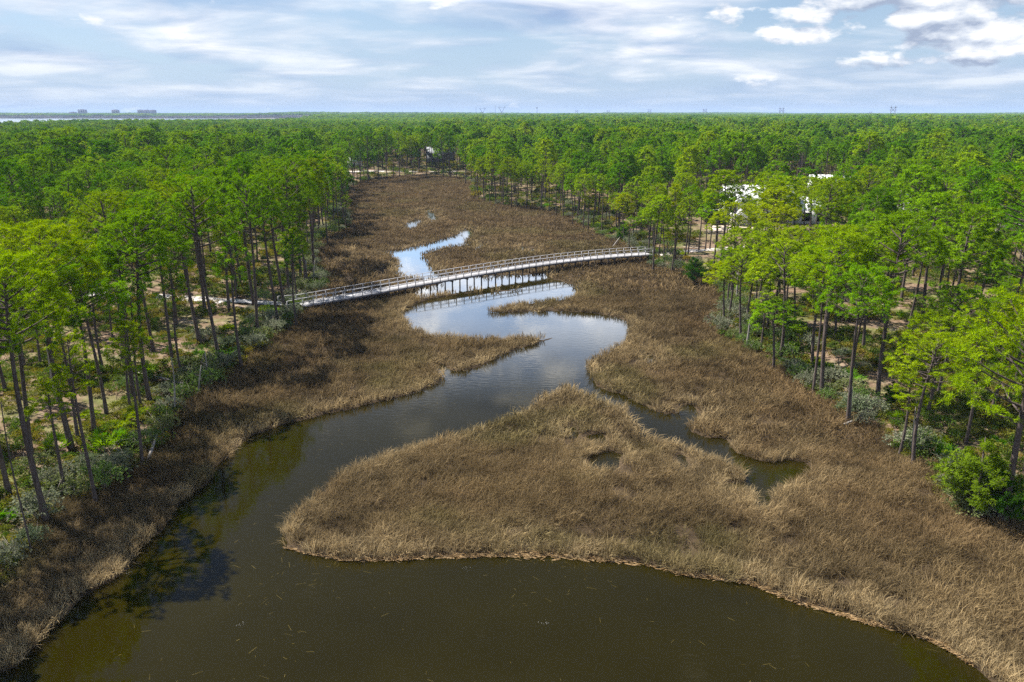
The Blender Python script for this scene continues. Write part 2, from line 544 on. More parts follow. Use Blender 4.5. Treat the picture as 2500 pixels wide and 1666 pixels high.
me = mesh_np('ground', np.stack([gx, gy, gz], 1), quads, [M_ground], smooth=True)
a = me.attributes.new('upland', 'FLOAT', 'POINT'); a.data.foreach_set('value', sstep(-0.5, 1.2, g_du).astype(np.float32))
a = me.attributes.new('sand', 'FLOAT', 'POINT'); a.data.foreach_set('value', (sand_f(gx, gy) * 0.45).astype(np.float32))
tag(link('ground', me), kind='structure')

wv = [(-260, -70, 0), (260, -70, 0), (260, 240, 0), (-260, 240, 0)]
tag(link('creek_water', mesh_np('creek_water', wv, [(0, 1, 2, 3)], [M_water])), kind='structure')
M_bay = simple_mat('bay_water_sky_sheen', (0.30, 0.33, 0.36), (0.36, 0.39, 0.42), 0.01, 0.12, spec=1.0)  # sky reflection on the far bay put into the pale base colour
wv = [(-9500, 300, 0.02), (-300, 300, 0.02), (-300, 4300, 0.02), (-9500, 4300, 0.02)]
tag(link('bay_water', mesh_np('bay_water', wv, [(0, 1, 2, 3)], [M_bay])), kind='structure')


# sand paths draped on the ground
def strip(name, pix, width, mat, z=1.0, lift=0.03, wob=0.3):
    P = np.array([at(u, v, z) for u, v in pix])
    d = np.concatenate([[0], np.cumsum(np.linalg.norm(np.diff(P, axis=0), axis=1))])
    s = np.arange(0, d[-1], 0.8)
    x = np.interp(s, d, P[:, 0]); y = np.interp(s, d, P[:, 1])
    tx, ty = np.gradient(x), np.gradient(y)
    l = np.hypot(tx, ty); nx_, ny_ = -ty / l, tx / l
    k = 5
    V = []
    for j in range(k):
        o = (j / (k - 1) - 0.5) * (width + wob * 2 * (vnoise(s, s * 0 + j, 2.0, 77) - 0.5))
        X, Y = x + nx_ * o, y + ny_ * o
        V.append(np.stack([X, Y, gh(X, Y) + lift], 1))
    V = np.stack(V, 1).reshape(-1, 3)
    n = len(s)
    Q = [(i * k + j, (i + 1) * k + j, (i + 1) * k + j + 1, i * k + j + 1) for i in range(n - 1) for j in range(k - 1)]
    o = link(name, mesh_np(name, V, np.array(Q), [mat], smooth=True))
    tag(o, kind='structure')
    return P


PATH_L = strip('sand_path', [(552, 736), (500, 730), (440, 727), (380, 722), (320, 718), (220, 716), (120, 712), (0, 708)], 2.6, M_sand)
PATH_R = strip('sand_path', [(1610, 614), (1660, 611), (1720, 608), (1790, 604), (1850, 600)], 2.2, M_sand)
strip('sand_road', [(820, 420), (900, 418), (1000, 419), (1060, 419), (1140, 418)], 7, M_sand, wob=1.0)
strip('driveway', [(2300, 572), (2390, 565), (2450, 557), (2560, 548)], 7, M_sand, wob=0.5)

# ------------------------------------------------------------------ foliage builders
def unit(v):
    return v / (np.linalg.norm(v, axis=-1, keepdims=True) + 1e-9)


def puffs(rng, centers, dirs, n, length, width, spread=0.65):
    """radiating needle bundles: thin triangles round each centre"""
    C = np.repeat(np.asarray(centers, float), n, 0)
    D = np.repeat(np.asarray(dirs, float), n, 0)
    d = unit(D + rng.normal(0, spread, C.shape))
    L = length * rng.uniform(0.7, 1.25, (len(C), 1))
    s = unit(np.cross(d, rng.normal(0, 1, C.shape)))
    w = width * rng.uniform(0.7, 1.3, (len(C), 1))
    b = C + d * 0.06
    tip = C + d * L
    tip[:, 2] -= 0.10 * L[:, 0]
    m = (b + tip) / 2
    V = np.stack([b, m + s * w / 2, tip, m - s * w / 2], 1).reshape(-1, 3)
    Q = np.arange(len(C) * 4).reshape(-1, 4)
    return V, Q


def tufts(rng, centers, dirs, nshell, nneedle, r, qs, nl, nw, flat=0.75, kw=0.15):
    """needle tufts: small kites over the upper shell of each tuft and needles that stick out of it"""
    C = np.repeat(np.asarray(centers, float), nshell, 0)
    D = np.repeat(np.asarray(dirs, float), nshell, 0)
    d = unit(D * 0.7 + np.array([0, 0, 0.35]) + rng.normal(0, 0.62, C.shape))
    rk = np.repeat(rng.uniform(0.65, 1.3, (len(centers), 1)), nshell, 0)
    p = C + d * r * rk * rng.uniform(0.55, 1.05, (len(C), 1)) * np.array([1, 1, flat])
    nrm = unit(d * 0.65 + D * 0.85 + rng.normal(0, 0.30, C.shape))
    t1 = unit(np.cross(nrm, rng.normal(0, 1, C.shape))); t2 = np.cross(nrm, t1)
    q = qs * rk * rng.uniform(0.7, 1.3, (len(C), 1))
    V = np.stack([p - t1 * q * .6, p - t2 * q * kw + t1 * q * .1, p + t1 * q * .6, p + t2 * q * kw + t1 * q * .1], 1).reshape(-1, 3)
    if nneedle:
        V2, Q2 = puffs(rng, centers, dirs, nneedle, nl, nw)
        V = np.concatenate([V, V2])
    return V, np.arange(len(V)).reshape(-1, 4)


def pine_parts(seed, H, R, frac=0.42, nb=26, per=8, needles=6, nl=0.55, nw=0.08, shell=9, pr=0.42, qs=0.42, cover=0, sides=7, style='dome', bias=None, r0=None, twigs=True):
    rng = np.random.default_rng(seed)
    tr = MB()
    zz = np.linspace(0, H * 0.98, 9)
    ph = rng.uniform(0, 6.28, 2); am = rng.uniform(0.08, 0.32)
    lean = rng.normal(0, 0.02, 2)
    px = am * (np.sin(zz / H * 4 + ph[0]) - sin(ph[0])) + lean[0] * zz
    py = am * (np.sin(zz / H * 3.4 + ph[1]) - sin(ph[1])) + lean[1] * zz
    tp = np.stack([px, py, zz], 1)
    r0 = r0 or 0.0098 * H
    rr = r0 * (1 - zz / H) ** 0.62 + 0.03
    rr[0] *= 1.25
    tr.tube(tp, rr, sides)
    cz0 = H * (1 - frac)
    cents = []; dirs = []
    for i in range(nb):
        t = (i + rng.uniform(0, 1)) / nb
        if style == 'dome':
            prof = np.interp(t, [0, .12, .4, .7, .9, 1], [.72, 1.0, .95, .74, .48, .2])
            rise = np.interp(t, [0, .5, 1], [0.18, 0.42, 1.0])
        else:
            prof = np.interp(t, [0, .2, .5, 1], [.5, 1, .8, .25])
            rise = np.interp(t, [0, .5, 1], [0.05, 0.35, 1.0])
        z = cz0 + t * (H - cz0) * 0.93
        az = i * 2.39996 + rng.uniform(-0.5, 0.5)
        L = R * prof * rng.uniform(0.7, 1.15)
        if bias is not None:
            L *= 1 + 0.30 * cos(az - bias)
        base = np.array([np.interp(z, zz, px), np.interp(z, zz, py), z])
        h = np.array([cos(az), sin(az), 0]); side = np.array([-sin(az), cos(az), 0])
        s = np.linspace(0, 1, 5)
        sw = rng.uniform(-0.18, 0.18)
        P = base + np.outer(s * L, h) + np.outer(s ** 2 * L * sw, side)
        P[:, 2] += L * (rise * s + 0.22 * s * s) * rng.uniform(0.75, 1.2)
        P[:, 2] = np.minimum(P[:, 2], H + 0.25)
        tr.tube(P, np.linspace(0.028 + 0.016 * L, 0.012, 5), 4)
        m = max(2, int(round(per * (0.35 + 0.65 * L / R))))
        for k in range(m):
            q = rng.uniform(0.30, 1.0) ** 0.62
            b = np.array([np.interp(q, s, P[:, c]) for c in range(3)])
            tl = L * 0.42 * rng.uniform(0.15, 1.0) * (1.15 - 0.5 * q)
            sg = rng.choice([-1, 1])
            td = unit(h * rng.uniform(0.3, 1.0) + side * sg * rng.uniform(0.2, 1.1) + np.array([0, 0, rng.uniform(0.05, 0.55)]))
            e = b + td * tl
            e[2] = min(e[2], H + 0.4)
            cents.append(e); dirs.append(unit(td * 0.55 + np.array([0, 0, 0.75])))
            if twigs:
                tr.tube([b, (b + e) / 2 + [0, 0, 0.04], e], [0.018, 0.014, 0.01], 3)
        cents.append(P[-1]); dirs.append(unit(h * 0.6 + np.array([0, 0, 0.7])))
    cents.append(tp[-1] + [0, 0, 0.1]); dirs.append(np.array([0, 0, 1.0]))
    for k in range(int(rng.integers(4, 10))):          # bare dead stubs below the crown
        z = H * rng.uniform(0.3, 1 - frac)
        az = rng.uniform(0, 6.28); L = rng.uniform(0.4, 1.6)
        base = np.array([np.interp(z, zz, px), np.interp(z, zz, py), z])
        tr.tube([base, base + np.array([cos(az) * L, sin(az) * L, rng.uniform(-0.2, 0.5)])], [0.03, 0.01], 3)
    if style == 'dome' and cover:
        # sprays that close the dome's upper surface between the limbs
        for k in range(int(cover)):
            a_ = rng.uniform(0, 6.28); e = rng.uniform(0.02, 1.0)
            rr_ = R * 0.98 * sqrt(max(0.0, 1 - e ** 1.7)) * (0.9 + 0.22 * sin(3 * a_ + seed) * (1 - e)) * (1 + (0.30 * cos(a_ - bias) if bias is not None else 0))
            zt = cz0 + (H - cz0) * (0.22 + 0.80 * e) + rng.normal(0, 0.28)
            cc = np.array([np.interp(zt, zz, px) + rr_ * cos(a_), np.interp(zt, zz, py) + rr_ * sin(a_), zt])
            if vnoise(cc[0] + seed * 3.1, cc[1] + cc[2], 1.5, seed) < 0.42: continue
            cents.append(cc); dirs.append(unit(np.array([cos(a_) * (1 - e), sin(a_) * (1 - e), 0.28 + e])))
    V, Q = tufts(rng, cents, dirs, shell, needles, pr, qs, nl, nw)
    return tr, V, Q


ARCH = {}
def arch_pine(key, n, **kw):
    ARCH[key] = []
    for i in range(n):
        kk = dict(kw)
        rng = random.Random(hash(key) % 1000 + i) if False else random.Random(len(key) * 131 + ord(key[0]) + i * 7)
        kk['H'] = kw['H']
        kk['R'] = kw['R'] * rng.uniform(0.85, 1.18)
        kk['frac'] = kw['frac'] * rng.uniform(0.85, 1.15)
        tr, V, Q = pine_parts(len(key) * 1000 + ord(key[0]) * 10 + i, **kk)
        ARCH[key].append((tr.mesh('trunk', [M_bark], True), mesh_np('crown', V, Q, [M_needle]), kk['H'], kk['R']))


arch_pine('near', 5, H=17, R=3.6, frac=0.37, nb=34, per=10, shell=13, needles=26, pr=0.27, qs=0.18, nl=0.42, nw=0.036, sides=8, cover=280)
arch_pine('broad', 7, H=17, R=3.5, frac=0.37, nb=24, per=6, shell=15, needles=16, pr=0.31, qs=0.25, nl=.42, nw=.045, cover=380)
arch_pine('slim', 5, H=17, R=2.0, frac=0.36, nb=22, per=6, shell=14, needles=18, pr=0.30, qs=0.24, nl=.44, nw=.045, cover=70)
arch_pine('young', 4, H=7, R=1.7, frac=0.6, nb=22, per=8, shell=10, needles=10, pr=0.28, qs=0.26, nl=.40, nw=.05, style='cone')
arch_pine('great', 1, H=15.5, R=3.9, frac=0.50, nb=46, per=16, shell=12, needles=28, pr=0.27, qs=0.18, nl=0.42, nw=0.035, sides=10, cover=520, bias=3.0, r0=.22)


def one_mesh_pine(name, seed, mats, **kw):
    tr, V, Q = pine_parts(seed, **kw)
    n0 = tr.n
    qs = np.concatenate(tr.q); ts = np.concatenate(tr.t)
    v = np.concatenate(tr.v + [V])
    idx = np.concatenate([np.zeros(len(qs)), np.ones(len(Q)), np.zeros(len(ts))])
    f = [np.concatenate([qs, Q + n0]), ts]
    return mesh_np(name, v, f, mats, idx)


# unlinked library of the forms that the scattered masses repeat
def library(name, meshes):
    c = bpy.data.collections.new(name)
    for i, m in enumerate(meshes):
        o = bpy.data.objects.new('%s_%02d' % (name, i), m)
        c.objects.link(o)
    return c


def scatter(name, pts, rot, scl, idx, tint, lib, kind='stuff', label=None, cat=None):
    me = bpy.data.meshes.new(name)
    n = len(pts)
    me.vertices.add(n)
    me.vertices.foreach_set('co', np.asarray(pts, np.float32).ravel())
    for nm, typ, key, dat in (('rot', 'FLOAT_VECTOR', 'vector', rot), ('scl', 'FLOAT_VECTOR', 'vector', scl), ('idx', 'INT', 'value', idx)):
        a = me.attributes.new(nm, typ, 'POINT')
        a.data.foreach_set(key, np.asarray(dat, np.int32 if typ == 'INT' else np.float32).ravel())
    if tint is not None:
        a = me.attributes.new('tint', 'FLOAT_COLOR', 'POINT')
        a.data.foreach_set('color', np.asarray(tint, np.float32).ravel())
    me.update()
    o = link(name, me)
    ng = bpy.data.node_groups.new(name + '_spread', 'GeometryNodeTree')
    ng.interface.new_socket('Geometry', in_out='INPUT', socket_type='NodeSocketGeometry')
    ng.interface.new_socket('Geometry', in_out='OUTPUT', socket_type='NodeSocketGeometry')
    L = ng.links
    gi = ng.nodes.new('NodeGroupInput'); go = ng.nodes.new('NodeGroupOutput')
    iop = ng.nodes.new('GeometryNodeInstanceOnPoints')
    ci = ng.nodes.new('GeometryNodeCollectionInfo')
    ci.inputs['Collection'].default_value = lib
    ci.inputs['Separate Children'].default_value = True
    ci.inputs['Reset Children'].default_value = True

    def na(nm, typ):
        x = ng.nodes.new('GeometryNodeInputNamedAttribute')
        x.data_type = typ
        x.inputs['Name'].default_value = nm
        return x.outputs['Attribute']
    e2r = ng.nodes.new('FunctionNodeEulerToRotation')
    L.new(na('rot', 'FLOAT_VECTOR'), e2r.inputs[0])
    L.new(gi.outputs[0], iop.inputs['Points'])
    L.new(ci.outputs[0], iop.inputs['Instance'])
    iop.inputs['Pick Instance'].default_value = True
    L.new(na('idx', 'INT'), iop.inputs['Instance Index'])
    L.new(e2r.outputs[0], iop.inputs['Rotation'])
    L.new(na('scl', 'FLOAT_VECTOR'), iop.inputs['Scale'])
    L.new(iop.outputs[0], go.inputs[0])
    md = o.modifiers.new('spread', 'NODES')
    md.node_group = ng
    tag(o, label, cat, kind=kind)
    return o


# ------------------------------------------------------------------ marsh grass
def tuft_mesh(name, seed, n, rad, h, w, bend):
    rng = np.random.default_rng(seed)
    V = []; Q = []; T = []; C = []
    for i in range(n):
        a = rng.uniform(0, 6.28); r = rad * sqrt(rng.uniform(0, 1))
        b = np.array([cos(a) * r, sin(a) * r, 0])
        a2 = a + rng.normal(0, 0.9)
        d = np.array([cos(a2), sin(a2), 0])
        s = np.array([-sin(a2 + rng.normal(0, .6)), cos(a2 + rng.normal(0, .6)), 0])
        hh = h * rng.uniform(0.6, 1.15); k = bend * rng.uniform(0.2, 1.3)
        ww = w * rng.uniform(0.7, 1.3)
        m = b + d * hh * 0.22 * k + np.array([0, 0, hh * 0.55])
        t = b + d * hh * 0.75 * k + np.array([0, 0, hh * (1 - 0.25 * k)])
        o = len(V)
        V += [b - s * ww / 2, b + s * ww / 2, m + s * ww * .42, m - s * ww * .42, t]
        Q.append((o, o + 1, o + 2, o + 3)); T.append((o + 3, o + 2, o + 4))
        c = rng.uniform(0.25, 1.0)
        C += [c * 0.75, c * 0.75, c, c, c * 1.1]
    return mesh_np(name, np.array(V), [np.array(Q), np.array(T)], [M_grass], col=C)


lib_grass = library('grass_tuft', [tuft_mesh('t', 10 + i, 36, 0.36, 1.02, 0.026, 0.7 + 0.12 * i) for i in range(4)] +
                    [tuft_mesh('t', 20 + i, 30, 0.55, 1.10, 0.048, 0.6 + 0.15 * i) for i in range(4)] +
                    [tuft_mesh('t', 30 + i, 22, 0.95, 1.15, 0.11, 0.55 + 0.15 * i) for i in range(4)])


def jitter_grid(x0, x1, y0, y1, s, rng):
    xs, ys = np.meshgrid(np.arange(x0, x1, s), np.arange(y0, y1, s))
    x = xs.ravel() + rng.uniform(-.5, .5, xs.size) * s
    y = ys.ravel() + rng.uniform(-.5, .5, xs.size) * s
    return x, y


HOLLOWS = [(1455,1000,.9,.5),(1375,1047,.7,.5),(1452,1064,1.2,.6),(1388,1086,.8,.6),(1330,1128,.6,.4),(1530,1208,.7,.6),(1248,1290,1.0,.5),(1418,1290,.8,.5),
           (1105,1300,.7,.4),(920,1215,.7,.4),(1560,1100,1.1,.5),(1665,1116,.9,.5),(1300,1180,.5,.4),(2178,1468,.8,.7),(2070,1420,.8,.5),(1790,1290,.8,.6),(1592,868,.8,.5),(1600,905,.7,.5),(1460,1122,1.6,.9),(1500,1115,1.5,.9)]


def hollow(x, y):
    h = np.zeros(len(x))
    for u, v, rx, ry in HOLLOWS:
        cx, cy = at(u, v, .35)
        h = np.maximum(h, 1.6 - ((x - cx) / rx) ** 2 - ((y - cy) / ry) ** 2)
    return h + .9 * (vnoise(x, y, .7, 411) - .5)


def build_grass():
    rng = np.random.default_rng(5)
    PX = []; SC = []; ID = []
    for (y0, y1, s, base) in ((22, 62, 0.36, 0), (62, 120, 0.55, 4), (120, 360, 0.95, 8)):
        x, y = jitter_grid(-0.72 * y1 - 14, 0.72 * y1 + 14, y0, y1, s, rng)
        k = np.abs(x) < 0.70 * y + 16
        x, y = x[k], y[k]
        du = d_up(x, y)
        k = du < 0.9
        x, y, du = x[k], y[k], du[k]
        dw = d_water(x, y)
        k = dw < -0.12
        x, y, du, dw = x[k], y[k], du[k], dw[k]
        # bare gaps and flattened places
        k = hollow(x, y) < .55
        x, y, du, dw = x[k], y[k], du[k], dw[k]
        gap = fbm(x, y, 2.3, 41, 2)
        k = (gap < 0.728) | (rng.uniform(0, 1, len(x)) < 0.25)
        x, y, du, dw = x[k], y[k], du[k], dw[k]
        PX.append(np.stack([x, y, gh(x, y) - 0.02, du, dw], 1))
        ID.append(base + rng.integers(0, 4, len(x)))
    P = np.concatenate(PX); idx = np.concatenate(ID)
    x, y, du, dw = P[:, 0], P[:, 1], P[:, 3], P[:, 4]
    n = len(P)
    edge = np.exp(-np.maximum(-dw, 0) / np.where(y < 48, 2.4, 1.7))
    big = fbm(x, y, 26, 51, 3); mid = fbm(x, y, 5.0, 61, 3); fine = fbm(x, y, 1.2, 71, 2)
    hgt = 0.50 + 0.38 * mid + 0.18 * (fine - .5) + 0.12 * edge
    mat_ = sstep(.60, .72, fbm(x, y, 3.6, 345, 2)) * (edge < .5)
    hgt *= 1 - .42 * mat_
    hgt *= np.where(y > 125, 0.80, 1.0)
    rz = rng.uniform(0, 2 * pi, n)
    wind = 2 * pi * fbm(x, y, 6, 81, 2) * 1.4 + 0.6 + rng.normal(0, 0.9, n)
    tilt = 0.06 + 0.34 * fbm(x, y, 1.6, 91, 2) * rng.uniform(.3, 1.5, n) + 0.1 * edge
    tilt = tilt + .45 * mat_
    # tilt about the wind direction; the spin of each tuft is folded in by its random form
    rot = np.stack([tilt * np.cos(wind), tilt * np.sin(wind), rz], 1)
    scl = np.stack([np.ones(n), np.ones(n), hgt], 1) * rng.uniform(0.85, 1.15, (n, 1))
    c_dark = np.array([0.128, 0.096, 0.056]); c_mid = np.array([0.238, 0.172, 0.090]); c_lite = np.array([0.42, 0.325, 0.19])
    c_gr = np.array([0.150, 0.138, 0.052]); c_or = np.array([0.215, 0.146, 0.078])
    f = np.clip(0.25 + 0.9 * (big - .45) + 0.7 * (mid - .5) + 0.5 * (fine - .5), 0, 1)[:, None]
    col = c_dark * (1 - f) + c_mid * f
    right = sstep(-5, 35, x - 0.10 * y)[:, None] * sstep(150, 60, y)[:, None]
    col = col * (1 - 0.5 * right) + (c_mid * 1.22) * 0.5 * right
    g = sstep(.52, .70, fbm(x, y, 11, 101, 3))[:, None] * 0.55
    col = col * (1 - g) + c_gr * g
    g = sstep(.55, .75, fbm(x, y, 8, 111, 3))[:, None] * 0.5
    col = col * (1 - g) + c_or * g
    e = (edge * (0.30 + 0.75 * sstep(.36, .5, fbm(x, y, 2.2, 121, 2))) * np.where(y < 48, 0.95, 0.75))[:, None]  # pale straw along the shore, partly a front-lit look put into the tint
    col = col * (1 - e) + c_lite * e
    col *= (1 - .28 * mat_)[:, None]
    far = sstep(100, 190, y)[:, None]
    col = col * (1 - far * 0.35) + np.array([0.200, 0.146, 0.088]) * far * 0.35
    hol = sstep(.50, .68, fbm(x, y, 2.0, 371, 2))
    col *= (1 - .30 * hol * (edge < .6))[:, None]
    col *= rng.uniform(0.66, 1.26, (n, 1)) * np.array([0.95, 0.935, 0.86])
    tint = np.concatenate([np.clip(col, 0, 1), np.ones((n, 1))], 1)
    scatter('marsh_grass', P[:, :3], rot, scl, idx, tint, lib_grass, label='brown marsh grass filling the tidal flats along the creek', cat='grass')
    return n


n_grass = build_grass()

# ------------------------------------------------------------------ pines: where each stands
# photo pixels: foot (u, v), height of the top v, form, colour
YG, MG, DG, OG = 'yellow-green', 'bright green', 'deep green', 'olive-gold'
TINT = {YG: (1.30, 1.12, 0.8), MG: (0.88, 0.96, 0.9), DG: (0.52, 0.72, 0.65), OG: (1.5, 1.08, 0.6)}
LISTED = [
 (1856,602,474,'broad',YG),(1892,590,470,'slim',MG),(1826,590,492,'slim',YG),(1915,600,486,'broad',MG),(1975,585,480,'slim',MG),
 (2453,1254,718,'great',YG),
 # left bank, foreground
 (111,1255,610,'near',YG),(79,1136,640,'near',MG),(22,1203,700,'near',MG),(155,1188,905,'slim',YG),(232,1211,792,'slim',YG),
 (175,1093,560,'near',YG),(192,1080,700,'slim',DG),(230,1055,640,'near',MG),(260,1010,590,'near',MG),(346,1118,770,'slim',YG),(318,990,780,'slim',YG),
 (325,960,600,'broad',MG),(365,970,520,'broad',MG),(342,980,690,'slim',MG),(420,880,500,'broad',MG),
 (488,838,455,'broad',YG),(533,862,430,'broad',MG),
 (588,885,560,'slim',MG),(628,812,430,'broad',MG),(678,778,420,'broad',MG),
 (694,747,400,'broad',MG),(724,786,560,'slim',DG),(706,716,390,'broad',MG),(751,690,410,'broad',YG),(734,676,380,'broad',MG),(764,650,400,'slim',MG),(768,640,385,'broad',YG),
 (762,626,370,'broad',DG),(742,700,470,'slim',MG),(138,800,560,'broad',MG),(135,775,545,'near',YG),(300,880,480,'broad',YG),(295,760,470,'broad',YG),(345,745,480,'broad',MG),
 (185,820,610,'broad',MG),(375,860,500,'broad',DG),(440,900,640,'slim',MG),(60,900,560,'broad',YG),(15,960,600,'broad',OG),(100,900,640,'broad',MG),
 (250,900,600,'broad',DG),(210,760,600,'slim',MG),(430,790,470,'broad',MG),(500,760,440,'broad',YG),(560,760,420,'broad',MG),(620,745,400,'broad',DG),(460,700,420,'broad',YG),
 # left edge beyond the boardwalk
 (790,560,380,'broad',MG),(815,548,395,'broad',YG),(840,540,400,'slim',MG),(828,560,440,'slim',YG),(800,590,420,'slim',MG),(845,555,470,'slim',YG),(835,515,360,'broad',MG),
 (838,470,345,'broad',MG),(862,452,330,'broad',MG),(880,446,340,'slim',DG),(900,440,325,'broad',DG),(925,436,330,'broad',MG),(945,434,318,'broad',DG),(960,432,335,'slim',MG),
 (975,430,320,'broad',YG),(1008,428,330,'broad',YG),(1012,427,345,'slim',MG),(1040,428,322,'broad',MG),(1082,430,312,'broad',DG),(1100,429,320,'broad',DG),(1115,432,330,'broad',MG),(1136,446,340,'broad',MG),
 # right edge from the far end to the boardwalk
 (1160,478,372,'broad',YG),(1168,482,400,'slim',OG),(1182,488,380,'broad',YG),(1196,492,410,'slim',YG),(1210,494,372,'broad',YG),(1228,499,395,'broad',MG),(1248,502,380,'broad',YG),
 (1262,503,415,'slim',YG),(1285,505,390,'broad',YG),(1300,507,400,'broad',MG),(1322,510,385,'broad',YG),(1342,514,425,'slim',OG),(1358,518,400,'broad',YG),(1376,526,395,'broad',YG),
 (1398,545,420,'broad',MG),(1408,540,440,'slim',YG),(1424,552,420,'broad',YG),(1436,556,455,'slim',OG),(1448,548,420,'broad',MG),(1478,550,430,'broad',YG),(1488,545,440,'broad',DG),
 (1505,560,470,'broad',YG),(1520,566,470,'slim',YG),(1536,603,520,'slim',MG),(1582,622,500,'broad',MG),(1595,653,470,'broad',YG),(1608,626,520,'slim',YG),(1628,614,560,'slim',OG),
 (1640,655,540,'slim',OG),(1646,650,500,'slim',YG),(1672,625,480,'broad',YG),(1680,618,455,'broad',MG),(1706,610,470,'broad',MG),(1722,608,500,'slim',YG),(1733,607,470,'broad',YG),
 (1751,604,480,'broad',MG),(1770,600,490,'slim',YG),(1784,598,455,'broad',MG),(1820,620,505,'broad',OG),
 # right edge, middle ground
 (1768,788,628,'broad',OG),(1780,765,600,'broad',MG),(1810,818,600,'broad',YG),(1822,780,560,'broad',YG),(1840,775,590,'slim',MG),(1858,840,700,'slim',YG),(1872,800,650,'broad',MG),
 (1886,806,600,'broad',YG),(1895,790,640,'broad',MG),(1890,886,720,'broad',MG),(1919,768,560,'broad',YG),(1940,800,600,'broad',MG),(1852,735,540,'broad',YG),
 (1987,945,640,'slim',YG),(1985,882,600,'near',MG),(2008,950,555,'near',YG),(2072,1012,640,'near',MG),(2080,912,690,'slim',MG),(2108,850,560,'near',YG),(2154,886,680,'slim',YG),
 (2153,785,540,'near',MG),(2213,822,560,'near',MG),(2233,1117,800,'near',YG),(2197,1094,905,'slim',YG),(2262,1010,760,'near',YG),(2290,960,700,'near',MG),(2300,755,560,'broad',MG),(2320,740,590,'broad',YG),
 (2370,770,600,'broad',MG),(2390,745,580,'broad',YG),(2420,800,650,'near',MG),(2420,1010,830,'near',MG),(2480,940,740,'near',YG),(2470,860,690,'near',MG),(2280,860,745,'young',YG),(2050,780,580,'broad',YG),
 (1985,770,590,'broad',YG),(2010,720,560,'broad',YG),(2340,700,540,'broad',YG),(2180,700,520,'broad',MG),(2440,700,540,'broad',MG),(2490,640,470,'broad',MG),(2100,700,530,'broad',MG),
]
HOUSE_C = (60, 198)
CLEAR = [[at(u, v, 1) for u, v in p] for p in (
    [(1690, 600), (1850, 596), (1830, 530), (1740, 520)],
    [(1720, 640), (1800, 650), (1800, 600), (1720, 598)],
)]
CLEAR.append([(44, 176), (84, 184), (86, 214), (44, 214)])
CLEAR.append([(80, 262), (135, 268), (150, 300), (78, 290)])
CLEAR.append([(-62, 350), (10, 350), (10, 360), (-62, 360)])
CLEAR.append([(-46, 421), (-26, 421), (-26, 438), (-46, 438)])
CLEAR.append([(122, 178), (160, 186), (165, 202), (122, 194)])
paths = [PATH_L, PATH_R]

trees = []      # x, y, height, form, colour, listed
for u, v, vt, form, colr in LISTED:
    x, y = at(u, v, 0.9)
    h = top_z(vt, y) - 0.9
    h = min(max(h, 3.5), 21.0)
    trees.append([x, y, h, form, colr, True])

for x, y, h in ((-36.5, 40.5, 17), (-39, 35, 18), (-38, 30.5, 16.5), (-43, 26, 17.5), (-36, 44.5, 15.5), (-44, 38, 18), (-47, 31, 17), (-34.5, 37, 16), (-36.5, 33.5, 17), (-35, 28, 16.5), (-38, 23, 17), (-33.5, 25, 15)):
    trees.append([x, y, h, 'broad', MG, False])

# fill the woods: dart throwing on a hash grid
cell = {}
def near_tree(x, y, r):
    i, j = int(x // 6), int(y // 6)
    R_ = int(r // 6) + 1
    for a_ in range(i - R_, i + R_ + 1):
        for b_ in range(j - R_, j + R_ + 1):
            for (px, py) in cell.get((a_, b_), ()):
                if (px - x) ** 2 + (py - y) ** 2 < r * r: return True
    return False
def put(x, y):
    cell.setdefault((int(x // 6), int(y // 6)), []).append((x, y))
for t in trees: put(t[0], t[1])

